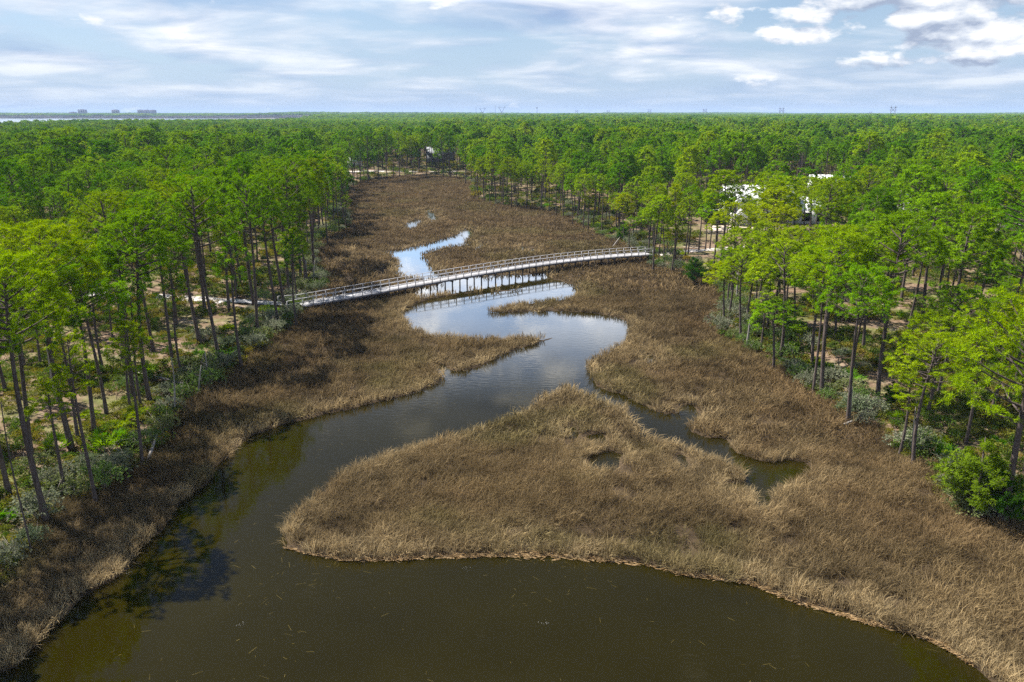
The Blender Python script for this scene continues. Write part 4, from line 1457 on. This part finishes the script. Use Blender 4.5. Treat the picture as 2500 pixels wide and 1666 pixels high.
# ground-level walkway joining the left end to the sand path
mb = MB()
wp = np.array([at(u, v, 0.95) for u, v in [(727, 742), (690, 741), (640, 739), (590, 737), (552, 735)]])
dd = np.concatenate([[0], np.cumsum(np.linalg.norm(np.diff(wp, axis=0), axis=1))])
for s in np.arange(0, dd[-1] - .3, .3):
    x, y = np.interp(s, dd, wp[:, 0]), np.interp(s, dd, wp[:, 1])
    x2, y2 = np.interp(s + .2, dd, wp[:, 0]), np.interp(s + .2, dd, wp[:, 1])
    t = np.array([x2 - x, y2 - y]); t /= np.linalg.norm(t); nn = np.array([-t[1], t[0]])
    zt = max(.95 - .0 * s, gh1(x, y) + .12)
    mb.bar((x - nn[0] * 1.0 - BL[0], y - nn[1] * 1.0 - BL[1], zt), (x + nn[0] * 1.0 - BL[0], y + nn[1] * 1.0 - BL[1], zt), .285, .05)
link('ground_walkway', mb.mesh('ground_walkway', [M_wood]), BWROOT)
# flared rail at the left landing
for off, dx in ((0.0, -.6), (DECKW, .9)):
    mb = MB()
    p = bw(0, off) - BL
    q = p + np.append(-d0 * 2.4 + n0 * dx * .8, 0)
    q[2] = p[2] - .02
    mb.bar(p + [0, 0, 1.10], q + [0, 0, 1.10], .15, .045)
    mb.bar(p + [0, 0, .58], q + [0, 0, .58], .04, .09)
    mb.box(q + [0, 0, .45], (.1, .1, 1.3))
    link('landing_rail', mb.mesh('landing_rail', [M_rail]), BWROOT)


# ------------------------------------------------------------------ houses
def house(name, loc, rz, label, blocks, cat='house'):
    rt = empty(name, loc, rz)
    tag(rt, label, cat)
    for b in blocks: b(rt)
    return rt


def wall_block(x0, x1, y0, y1, h, mat):
    def f(rt):
        link('wall', MB().box(((x0 + x1) / 2, (y0 + y1) / 2, h / 2 - .2), (x1 - x0, y1 - y0, h + .4)).mesh('wall', [mat]), rt)
    return f


def gable(x0, x1, y0, y1, h, rise, along='x', over=.5, mat=None, wmat=None):
    """pitched roof with seams plus its gable triangles"""
    def f(rt):
        m = MB()
        th = .12
        if along == 'x':
            cy = (y0 + y1) / 2
            k = rise / ((y1 - y0) / 2)
            for sg, ye in ((-1, y0 - over), (1, y1 + over)):
                ze = h - over * k
                v = [(x0 - over, ye, ze), (x1 + over, ye, ze), (x1 + over, cy, h + rise), (x0 - over, cy, h + rise)]
                v2 = [(a_, b_, c_ + th) for a_, b_, c_ in v]
                m.add(v + v2, [(3, 2, 1, 0), (4, 5, 6, 7), (0, 1, 5, 4), (1, 2, 6, 5), (2, 3, 7, 6), (3, 0, 4, 7)])
                for xs in np.arange(x0 - over + .3, x1 + over, .6):
                    m.bar((xs, ye, ze + th + .02), (xs, cy, h + rise + th + .02), .05, .05)
            g = MB().add([(x0, y0, h), (x0, y1, h), (x0, cy, h + rise - .02), (x1, y0, h), (x1, y1, h), (x1, cy, h + rise - .02)], t=[(0, 2, 1), (3, 4, 5)])
        else:
            cx = (x0 + x1) / 2
            k = rise / ((x1 - x0) / 2)
            for sg, xe in ((-1, x0 - over), (1, x1 + over)):
                ze = h - over * k
                v = [(xe, y0 - over, ze), (xe, y1 + over, ze), (cx, y1 + over, h + rise), (cx, y0 - over, h + rise)]
                v2 = [(a_, b_, c_ + th) for a_, b_, c_ in v]
                m.add(v + v2, [(0, 1, 2, 3), (7, 6, 5, 4), (4, 5, 1, 0), (5, 6, 2, 1), (6, 7, 3, 2), (7, 4, 0, 3)])
                for ys in np.arange(y0 - over + .3, y1 + over, .6):
                    m.bar((xe, ys, ze + th + .02), (cx, ys, h + rise + th + .02), .05, .05)
            g = MB().add([(x0, y0, h), (x1, y0, h), (cx, y0, h + rise - .02), (x0, y1, h), (x1, y1, h), (cx, y1, h + rise - .02)], t=[(0, 1, 2), (3, 5, 4)])
        link('roof', m.mesh('roof', [mat]), rt)
        link('gable_wall', g.mesh('gable_wall', [wmat]), rt)
    return f


def windows(list_, y):
    def f(rt):
        for (x, z, w, h) in list_:
            fr = link('window', MB().box((x, y - .03, z), (w + .2, .08, h + .2)).mesh('window', [M_wall]), rt)
            link('pane', MB().box((x, y - .085, z), (w, .05, h)).mesh('pane', [M_dark]), fr)
    return f


def porch(x0, x1, y0, y1, h):
    def f(rt):
        r_ = MB().box(((x0 + x1) / 2, (y0 + y1) / 2, h + .1), (x1 - x0 + .5, y1 - y0 + .5, .2)).mesh('porch_roof', [M_roof])
        link('porch_roof', r_, rt)
        link('porch_screen', MB().box(((x0 + x1) / 2, (y0 + y1) / 2 + .3, h / 2), (x1 - x0 - .3, y1 - y0 - .6, h)).mesh('porch_screen', [M_dark]), rt)  # solid dark box filling the space behind the posts
        for x in (x0 + .1, (x0 + x1) / 2, x1 - .1):
            link('porch_post', MB().box((x, y0 + .1, h / 2), (.16, .16, h)).mesh('porch_post', [M_wall]), rt)
    return f


hz = gh1(60, 196)
house('house', (50.8, 191.5, hz), radians(-3),
      'large white house with white metal gable roofs and dark porch among right pines',
      [wall_block(1, 17, 2, 12, 5.2, M_wall), gable(1, 17, 2, 12, 5.2, 3.6, 'x', .5, M_roof, M_wall),
       wall_block(1.5, 8.5, -1, 1.95, 4.2, M_wall), gable(1.5, 8.5, -1, 4.5, 4.2, 2.9, 'y', .45, M_roof, M_wall),
       wall_block(18, 26.5, 3.5, 11, 3.4, M_wall), gable(18, 26.5, 3.5, 11, 3.4, 2.6, 'x', .5, M_roof, M_wall),
       porch(-3.6, .85, 3, 9, 2.7),
       windows([(3.4, 1.7, 1.1, 1.6), (6.4, 1.7, 1.1, 1.6), (5, 4.9, .9, 1.0)], -1), windows([(11, 1.8, 1.2, 1.7), (14, 1.8, 1.2, 1.7), (11, 4.2, 1.1, 1.1), (14.5, 4.2, 1.1, 1.1)], 2),
       windows([(20.5, 1.6, 2.2, 2.0), (24, 1.6, 2.2, 2.0)], 3.5)])
tp = MB()
px = np.array([(44.5, 181.5), (60, 184), (66, 190), (48, 190.4)])
V = [(x, y, gh1(x, y) + .05) for x, y in px]
zt = max(v[2] for v in V)
tp.add([(x, y, zt) for x, y, _ in V] + [(x, y, zt - .5) for x, y, _ in V], [(0, 1, 2, 3), (0, 4, 5, 1), (1, 5, 6, 2), (2, 6, 7, 3), (3, 7, 4, 0)])
tag(link('patio', tp.mesh('patio', [M_tan])), 'tan paved patio in front of the large white house', 'patio')
hz = gh1(-37, 424)
house('house', (-44, 424, hz), radians(8), 'grey house seen between pine trunks past the far marsh end',
      [wall_block(0, 14, 0, 9, 5.5, M_grey), gable(0, 14, 0, 9, 5.5, 3.2, 'x', .5, M_grey, M_grey), windows([(2.5, 1.7, 1.2, 1.6), (5.5, 1.7, 1.2, 1.6), (8.5, 1.7, 1.2, 1.6), (11.5, 1.7, 1.2, 1.6), (4, 4.2, 1.2, 1.3), (10, 4.2, 1.2, 1.3)], 0)])
x, y = at(2013, 462, 3); hz = gh1(x, y)
house('house', (x - 4, y, hz), radians(-6), 'small white house glimpsed between crowns beyond the large white house',
      [wall_block(0, 12, 0, 8, 3.2, M_wall), gable(0, 12, 0, 8, 3.2, 2.4, 'x', .5, M_roof, M_wall), windows([(3, 1.7, 1.2, 1.6), (8.5, 1.7, 1.2, 1.6)], 0)])
x, y = at(2255, 545, 1); hz = gh1(x, y)
house('house', (x - 3, y + 4, hz), radians(-10), 'low white cottage half hidden by crowns beside the pale driveway',
      [wall_block(0, 11, 0, 7, 3.6, M_wall), gable(0, 11, 0, 7, 3.6, 2.4, 'x', .5, M_roof, M_wall), windows([(3, 1.6, 1.2, 1.5), (8, 1.6, 1.2, 1.5)], 0)])
x, y = at(852, 415, 1); hz = gh1(x, y)
house('house', (x - 8, y + 6, hz), radians(12), 'white low house behind trunks at the left of the far marsh end',
      [wall_block(0, 13, 0, 8, 3.6, M_wall), gable(0, 13, 0, 8, 3.6, 2.4, 'x', .5, M_roof, M_wall), windows([(3, 1.6, 1.2, 1.5), (9, 1.6, 1.2, 1.5)], 0)])


# ------------------------------------------------------------------ skyline
def at_depth(u, v, y):
    d = ray(u, v)
    t = y / d[1]
    return d[0] * t, CAM_H + d[2] * t


for j, (u0, u1, vt, lab) in enumerate(((190.6, 210.4, 268.0, 'widest condominium tower, leftmost on the far shore skyline'), (273, 290, 268.8, 'lone condominium tower between the leftmost tower and the trio'),
                                     (336.5, 349.2, 268.8, 'left tower of the trio of condominium towers'), (352, 365, 268.9, 'middle tower of the trio of condominium towers'),
                                     (367, 380, 269.0, 'right tower of the trio of condominium towers'), (170, 186, 274.0, 'low block left of the widest condominium tower'))):
    yd = 5200
    xa, zt = at_depth(u0, vt, yd); xb, _ = at_depth(u1, vt, yd)
    w = xb - xa; h = zt
    rt = empty('condo_tower', ((xa + xb) / 2, yd, 0))
    tag(rt, lab, 'tower block', 'condominium towers on the far shore')
    m = MB().box((0, 0, h / 2), (w, 18, h))
    for k in np.linspace(-.38, .38, 4): m.box((k * w, -9.6, h / 2 + 1), (w * .10, 1.6, h + 1))
    link('walls', m.mesh('walls', [M_condo]), rt)
    m = MB()
    for k in np.linspace(-.25, .25, 3):
        m.box((k * w, -9.08, h / 2), (w * .13, .2, h * .94))
    link('balconies', m.mesh('balconies', [M_dark]), rt)
    link('roof', MB().box((0, 0, h + 1.2), (w * .3, 8, 2.4)).mesh('roof', [M_condo]), rt)


def h_frame(u, vt, yd, lab, sp=9.0):
    x, zt = at_depth(u, vt, yd)
    rt = empty('power_pylon', (x, yd, 0), radians(12))
    tag(rt, lab, 'pylon', 'twin-pole power pylons along the horizon')
    for sx in (-1, 1):
        link('pole', MB().tube([(sx * sp / 2, 0, 0), (sx * sp / 2, 0, zt)], [.55, .38], 7).mesh('pole', [M_steel]), rt)
    m = MB()
    m.bar((-sp / 2, 0, zt * .92), (sp / 2, 0, zt * .70), .35, .35); m.bar((sp / 2, 0, zt * .92), (-sp / 2, 0, zt * .70), .35, .35)
    link('brace', m.mesh('brace', [M_steel]), rt)
    m = MB()
    for zz in (.80, .92): m.bar((-sp * .85, 0, zt * zz), (sp * .85, 0, zt * zz), .4, .5)
    link('crossarm', m.mesh('crossarm', [M_steel]), rt)


for u, vt, yd, lab in ((2182, 258, 1500, 'tallest twin-pole pylon, right of all the others on the horizon'), (1909, 262, 1850, 'second tallest twin-pole pylon, next left of the tallest'),
                       (1721, 265, 2300, 'third twin-pole pylon left of the tallest on the horizon'), (1586, 266, 2600, 'fourth twin-pole pylon from the right along the horizon'),
                       (1485, 268, 3000, 'fifth small twin-pole pylon from the right along the horizon'), (1408, 268.5, 3300, 'smallest twin-pole pylon, sixth from the right on the horizon'),
                       (2125, 272.5, 2900, 'low faint twin-pole pylon just left of the tallest')):
    h_frame(u, vt, yd, lab)


def lattice_y(u, vt, yd, lab):
    x, zt = at_depth(u, vt, yd)
    rt = empty('lattice_tower', (x, yd, 0))
    tag(rt, lab, 'lattice tower', 'lattice towers on the horizon')
    m = MB()
    wz = zt * .55
    for sx in (-1, 1):
        for sy in (-1, 1):
            m.tube([(sx * 4, sy * 4, 0), (sx * 1.2, sy * 1.2, wz)], [.45, .4], 5)
    for k in range(5):
        t0, t1 = k / 5, (k + 1) / 5
        a_ = 4 - 2.8 * t0; b_ = 4 - 2.8 * t1
        for sy in (-1, 1):
            m.bar((-a_, sy * a_, wz * t0), (b_, sy * b_, wz * t1), .3, .3); m.bar((a_, sy * a_, wz * t0), (-b_, sy * b_, wz * t1), .3, .3)
    link('legs', m.mesh('legs', [M_steel]), rt)
    m = MB()
    for sx in (-1, 1):
        m.tube([(0, 0, wz), (sx * 9, 0, zt * .88)], [.6, .5], 5); m.tube([(sx * 9, 0, zt * .88), (sx * 8, 0, zt)], [.5, .3], 5)
        m.bar((sx * 4, 0, zt * .72), (sx * 9, 0, zt * .88), .4, .4)
    m.bar((-13, 0, zt * .88), (13, 0, zt * .88), .5, .6)
    link('arms', m.mesh('arms', [M_steel]), rt)


lattice_y(1178, 262, 3000, 'smaller Y-shaped lattice tower between two masts on the horizon')
lattice_y(1225, 259, 2800, 'larger Y-shaped lattice tower right of the taller mast')
for u, vt, yd, lab in ((1162, 259.6, 3400, 'thin radio mast left of both lattice towers'), (1209, 257.2, 3400, 'tallest thin radio mast between the two lattice towers'),
                       (1311, 262, 3000, 'single cell pole with a thick top standing alone mid horizon'), (983, 268, 4000, 'short faint mast far left of the lattice towers'), (462, 272, 4600, 'faint mast on far shore right of the condominium trio')):
    x, zt = at_depth(u, vt, yd)
    rt = empty('radio_mast', (x, yd, 0))
    tag(rt, lab, 'mast', 'masts on the horizon')
    link('mast_pole', MB().tube([(0, 0, 0), (0, 0, zt)], [1.0, .45], 6).mesh('mast_pole', [M_steel]), rt)
    m = MB()
    if 'cell' in lab: m.tube([(0, 0, zt - 5), (0, 0, zt)], [1.6, 1.6], 8)
    else:
        for k in (.5, .75): m.bar((-1.6, 0, zt * k), (1.6, 0, zt * k), .4, .4)
    link('antenna', m.mesh('antenna', [M_steel]), rt)


# ------------------------------------------------------------------ wrack line and floating straw
def build_debris():
    rng = np.random.default_rng(808)
    # thatch mats along the near shore of the central marsh
    pix = [(694, 1338), (733, 1349), (800, 1360), (850, 1369), (973, 1365), (1058, 1356), (1151, 1358), (1259, 1354), (1366, 1356), (1473, 1370), (1580, 1379), (1660, 1399), (1767, 1417), (1838, 1427), (1946, 1467), (2088, 1510), (2231, 1545), (2303, 1577), (2374, 1620)]
    P = np.array([at(u, v, 0) for u, v in pix])
    d = np.concatenate([[0], np.cumsum(np.linalg.norm(np.diff(P, axis=0), axis=1))])
    C = []
    for k in range(5200):
        s = rng.uniform(0, d[-1])
        x, y = np.interp(s, d, P[:, 0]), np.interp(s, d, P[:, 1])
        wn = float(vnoise(s, 0.0, 2.2, 19))
        if wn < .34 and rng.uniform() < .85: continue
        off = rng.normal(0.02, .10 + .28 * max(0, wn - .4)) + .25 * (float(vnoise(s, 0, 3.0, 7)) - .5) - (.25 if 13 < s < 22 else 0) * rng.uniform(0, 1)
        C.append((x, y - off, 0.02 + .05 * rng.uniform(0, 1), s))
    C = np.array(C)
    m = MB()
    n = len(C)
    a_ = rng.normal(0, .35, n) - .1; L = rng.uniform(.15, .55, n); w = rng.uniform(.015, .05, n)
    dx, dy = np.cos(a_), np.sin(a_)
    V = np.stack([np.stack([C[:, 0] + sx * dx * L / 2 - sy * dy * w / 2, C[:, 1] + sx * dy * L / 2 + sy * dx * w / 2, C[:, 2] + sx * rng.normal(0, .02, n)], 1) for sx, sy in ((-1, -1), (1, -1), (1, 1), (-1, 1))], 1).reshape(-1, 3)
    o = link('shore_wrack', mesh_np('shore_wrack', V, np.arange(n * 4).reshape(-1, 4), [M_thatch]))
    tag(o, 'brown wrack of dead stalks along the near marsh shore', 'wrack', kind='stuff')
    # loose straws drifting
    n = 7000
    x = rng.uniform(-30, 30, n); y = rng.uniform(26, 100, n)
    keep = (d_water(x, y) > .15) & (np.abs(x) < .7 * y + 3)
    cl = fbm(x, y, 4, 221, 2)
    keep &= rng.uniform(0, 1, n) < .05 + .95 * sstep(.50, .80, cl) * np.where(y < 50, 1, .45)
    x, y = x[keep], y[keep]; n = len(x)
    a_ = rng.uniform(0, pi, n); L = rng.uniform(.12, .75, n) ** 1.7; w = rng.uniform(.005, .013, n)
    dx, dy = np.cos(a_), np.sin(a_)
    V = np.stack([np.stack([x + sx * dx * L / 2 - sy * dy * w / 2, y + sx * dy * L / 2 + sy * dx * w / 2, np.full(n, .012)], 1) for sx, sy in ((-1, -1), (1, -1), (1, 1), (-1, 1))], 1).reshape(-1, 3)
    o = link('floating_straw', mesh_np('floating_straw', V, np.arange(n * 4).reshape(-1, 4), [M_straw]))
    tag(o, 'straw and dead stalks drifting on the dark water', 'floating straw', kind='stuff')
    # foam flecks
    cs = [at(u, v, 0) for u, v in ((590, 1524), (1140, 1386), (1330, 1520), (310, 1400))]
    m = MB()
    for cx, cy in cs:
        for k in range(9):
            q = rng.normal(0, .16, 2); r_ = rng.uniform(.005, .012)
            m.tube([(cx + q[0], cy + q[1], .005), (cx + q[0], cy + q[1], .012 + r_ * .5)], [r_, r_ * .5], 6)
    o = link('foam_flecks', m.mesh('foam_flecks', [M_foam]))
    tag(o, 'white foam bubbles scattered on the dark water', 'foam', kind='stuff')


build_debris()

# ------------------------------------------------------------------ light and sky
SUN_EL = radians(52)
SUN_AZ = atan2(-0.87, 0.48)         # clockwise from +Y
sd = np.array([sin(SUN_AZ) * cos(SUN_EL), cos(SUN_AZ) * cos(SUN_EL), sin(SUN_EL)])
L = bpy.data.lights.new('sun', 'SUN')
L.energy = 5.0
L.angle = radians(0.5)
L.color = (1.0, 0.95, 0.87)
so = bpy.data.objects.new('sun', L)
COL.objects.link(so)
from mathutils import Vector
so.rotation_euler = Vector(-sd).to_track_quat('-Z', 'Y').to_euler()
so.location = (0, 0, 200)

W = bpy.data.worlds.new('World')
scene.world = W
W.use_nodes = True
nt = W.node_tree
nt.nodes.clear()
wo = N(nt, 'ShaderNodeOutputWorld')
bg = N(nt, 'ShaderNodeBackground')
STR = 0.05
bg.inputs['Strength'].default_value = STR
nt.links.new(bg.outputs[0], wo.inputs['Surface'])
sky = N(nt, 'ShaderNodeTexSky', sky_type='NISHITA')
sky.sun_disc = False
sky.sun_elevation = SUN_EL
sky.sun_rotation = SUN_AZ
sky.air_density = 1.0; sky.dust_density = 0.6; sky.ozone_density = 2.0
tc = N(nt, 'ShaderNodeTexCoord')
sx = N(nt, 'ShaderNodeSeparateXYZ')
nt.links.new(tc.outputs['Generated'], sx.inputs[0])
X_, Y_, Z_ = sx.outputs
zc = math_(nt, 'MAXIMUM', Z_, 0.0)
den = math_(nt, 'ADD', zc, 0.13)
cu = math_(nt, 'DIVIDE', X_, den); cv = math_(nt, 'DIVIDE', Y_, den)
cv_ = N(nt, 'ShaderNodeCombineXYZ')
nt.links.new(cu, cv_.inputs[0]); nt.links.new(cv, cv_.inputs[1])
P_ = cv_.outputs[0]
mp = N(nt, 'ShaderNodeMapping'); mp.inputs['Scale'].default_value = (1.1, 0.95, 1); mp.inputs['Rotation'].default_value = (0, 0, 0.35); mp.inputs['Location'].default_value = (3.1, 1.7, 0)
nt.links.new(P_, mp.inputs[0])
n_big = noise(nt, mp.outputs[0], 0.62, 7, 0.55, 0.6)
mp2 = N(nt, 'ShaderNodeMapping'); mp2.inputs['Scale'].default_value = (0.95, 1.15, 1); mp2.inputs['Rotation'].default_value = (0, 0, -0.25)
nt.links.new(P_, mp2.inputs[0])
n_wisp = noise(nt, mp2.outputs[0], 1.3, 8, 0.56, 0.35)
# veil of high cloud
veil = math_(nt, 'MULTIPLY_ADD', n_wisp, 0.45); nt.nodes[-1].inputs[2].default_value = -0.225
veil = math_(nt, 'ADD', n_big, veil)
veil = ramp(nt, veil, [(0.40, (0.05,) * 3), (0.50, (0.50,) * 3), (0.63, (1.0,) * 3)])
# thin out overhead so that blue shows
thin = ramp(nt, zc, [(0.0, (.25,) * 3), (0.03, (.6,) * 3), (0.07, (1.0,) * 3), (0.19, (1.0,) * 3), (0.32, (0.35,) * 3), (0.5, (0.10,) * 3), (1.0, (0.10,) * 3)])
veil = math_(nt, 'MULTIPLY', veil, thin)
base = mixc(nt, 1.0, sky.outputs[0], (0.95, 1.0, 1.08), 'MULTIPLY')
hazec = (4.6 / 1, 5.9 / 1, 7.9 / 1)
hz_f = ramp(nt, zc, [(0.0, (0.85,) * 3), (0.05, (0.6,) * 3), (0.13, (0.25,) * 3), (0.3, (0.0,) * 3)])
base = mixc(nt, hz_f, base, (4.4, 6.0, 8.4, 1))
vcol = ramp(nt, n_wisp, [(0.36, (0.34, 0.46, 0.68)), (0.63, (0.93, 0.95, 0.99))])
vcol = mixc(nt, 1.0, vcol, (10.0, 10.0, 10.0, 1), 'MULTIPLY')
col = mixc(nt, veil, base, vcol)
# heaped clouds, upper right
def cumulus(dz):
    cxyz = N(nt, 'ShaderNodeCombineXYZ')
    nt.links.new(math_(nt, 'MULTIPLY', math_(nt, 'ARCTAN2', X_, Y_), 1.0), cxyz.inputs[0])
    zz = math_(nt, 'ADD', Z_, dz)
    nt.links.new(math_(nt, 'MULTIPLY', zz, 2.3), cxyz.inputs[1])
    cxyz.inputs[2].default_value = 4.2
    return noise(nt, cxyz.outputs[0], 13.0, 8, 0.55, 0.1)
c0 = cumulus(0.0); c1 = cumulus(0.012)
az = math_(nt, 'ARCTAN2', X_, Y_)
heap = None
for a0, z0, w0, h0, k0 in ((.355, .112, .075, .024, 1.0), (.435, .104, .045, .016, .9), (.36, .085, .06, .010, .8), (.545, .108, .06, .014, .9), (.53, .082, .09, .020, 1.0),
                           (.45, .072, .05, .012, .7), (.45, .050, .060, .008, .9), (.85, .09, .16, .025, 1.0)):
    dx_ = math_(nt, 'MULTIPLY', math_(nt, 'SUBTRACT', az, a0), 1 / w0)
    dz_ = math_(nt, 'MULTIPLY', math_(nt, 'SUBTRACT', Z_, z0), 1 / h0)
    dd_ = math_(nt, 'ADD', math_(nt, 'MULTIPLY', dx_, dx_), math_(nt, 'MULTIPLY', dz_, dz_))
    g_ = math_(nt, 'MULTIPLY', math_(nt, 'SUBTRACT', 1.0, math_(nt, 'MULTIPLY', dd_, 0.55)), k0)
    heap = g_ if heap is None else math_(nt, 'MAXIMUM', heap, g_)
heap = math_(nt, 'MAXIMUM', heap, -1.0)
hi = ramp(nt, zc, [(0.15, (0,) * 3), (0.20, (1,) * 3), (0.30, (.8,) * 3), (0.42, (.25,) * 3), (0.6, (.2,) * 3)])     # scattered puffs above the frame, seen mirrored in the creek
heap = math_(nt, 'MAXIMUM', heap, math_(nt, 'MULTIPLY_ADD', hi, 1.5))
nt.nodes[-2].inputs[2].default_value = -1.0
cov = math_(nt, 'ADD', math_(nt, 'MULTIPLY', heap, 0.165), c0)
cov = ramp(nt, cov, [(0.52, (0,) * 3), (0.60, (1,) * 3)])
shade = math_(nt, 'MULTIPLY_ADD', math_(nt, 'SUBTRACT', c0, c1), 5.0, True); nt.nodes[-1].inputs[2].default_value = 0.55
ccol = ramp(nt, shade, [(0.0, (3.6, 4.3, 5.7)), (0.5, (6.4, 7.0, 8.0)), (1.0, (9.8, 9.9, 10.1))])
col = mixc(nt, cov, col, ccol)
gain = ramp(nt, zc, [(0.122, (.30,) * 3), (0.165, (1.0,) * 3), (0.25, (.95,) * 3), (0.35, (.18,) * 3), (0.62, (.13,) * 3), (0.78, (.42,) * 3)])
gain = mixc(nt, 1.0, gain, (3.15, 3.15, 3.15, 1), 'MULTIPLY')
col = mixc(nt, 1.0, col, gain, 'MULTIPLY')
nt.links.new(col, bg.inputs['Color'])

# ------------------------------------------------------------------ air
HAZE = True
if HAZE:
    m = bpy.data.materials.new('haze_air')
    m.use_nodes = True
    hnt = m.node_tree
    hnt.nodes.clear()
    ho = hnt.nodes.new('ShaderNodeOutputMaterial')
    pv = hnt.nodes.new('ShaderNodeVolumePrincipled')
    pv.inputs['Color'].default_value = (0.48, 0.64, 0.95, 1)
    pv.inputs['Density'].default_value = 0.000075
    pv.inputs['Anisotropy'].default_value = 0.0
    hnt.links.new(pv.outputs[0], ho.inputs['Volume'])
    hb = MB().box((0, 6900, 30), (24000, 14200, 68)).mesh('haze', [m])
    tag(link('haze', hb), 'thin bluish haze over the distant land', 'haze', kind='stuff')

# ------------------------------------------------------------------ render settings
scene.render.engine = 'CYCLES'
c = scene.cycles
c.max_bounces = 6; c.diffuse_bounces = 3; c.glossy_bounces = 3; c.transmission_bounces = 4; c.volume_bounces = 0
c.transparent_max_bounces = 8
c.use_denoising = False
c.caustics_reflective = False; c.caustics_refractive = False
c.sample_clamp_indirect = 6.0
vs = scene.view_settings
vs.view_transform = 'Standard'
vs.look = 'None'
vs.exposure = 1.25
vs.gamma = 1.0
vs.use_curve_mapping = False
print('trees', len(trees), 'singles', len(singles), 'mass', len(mass), 'grass', n_grass)
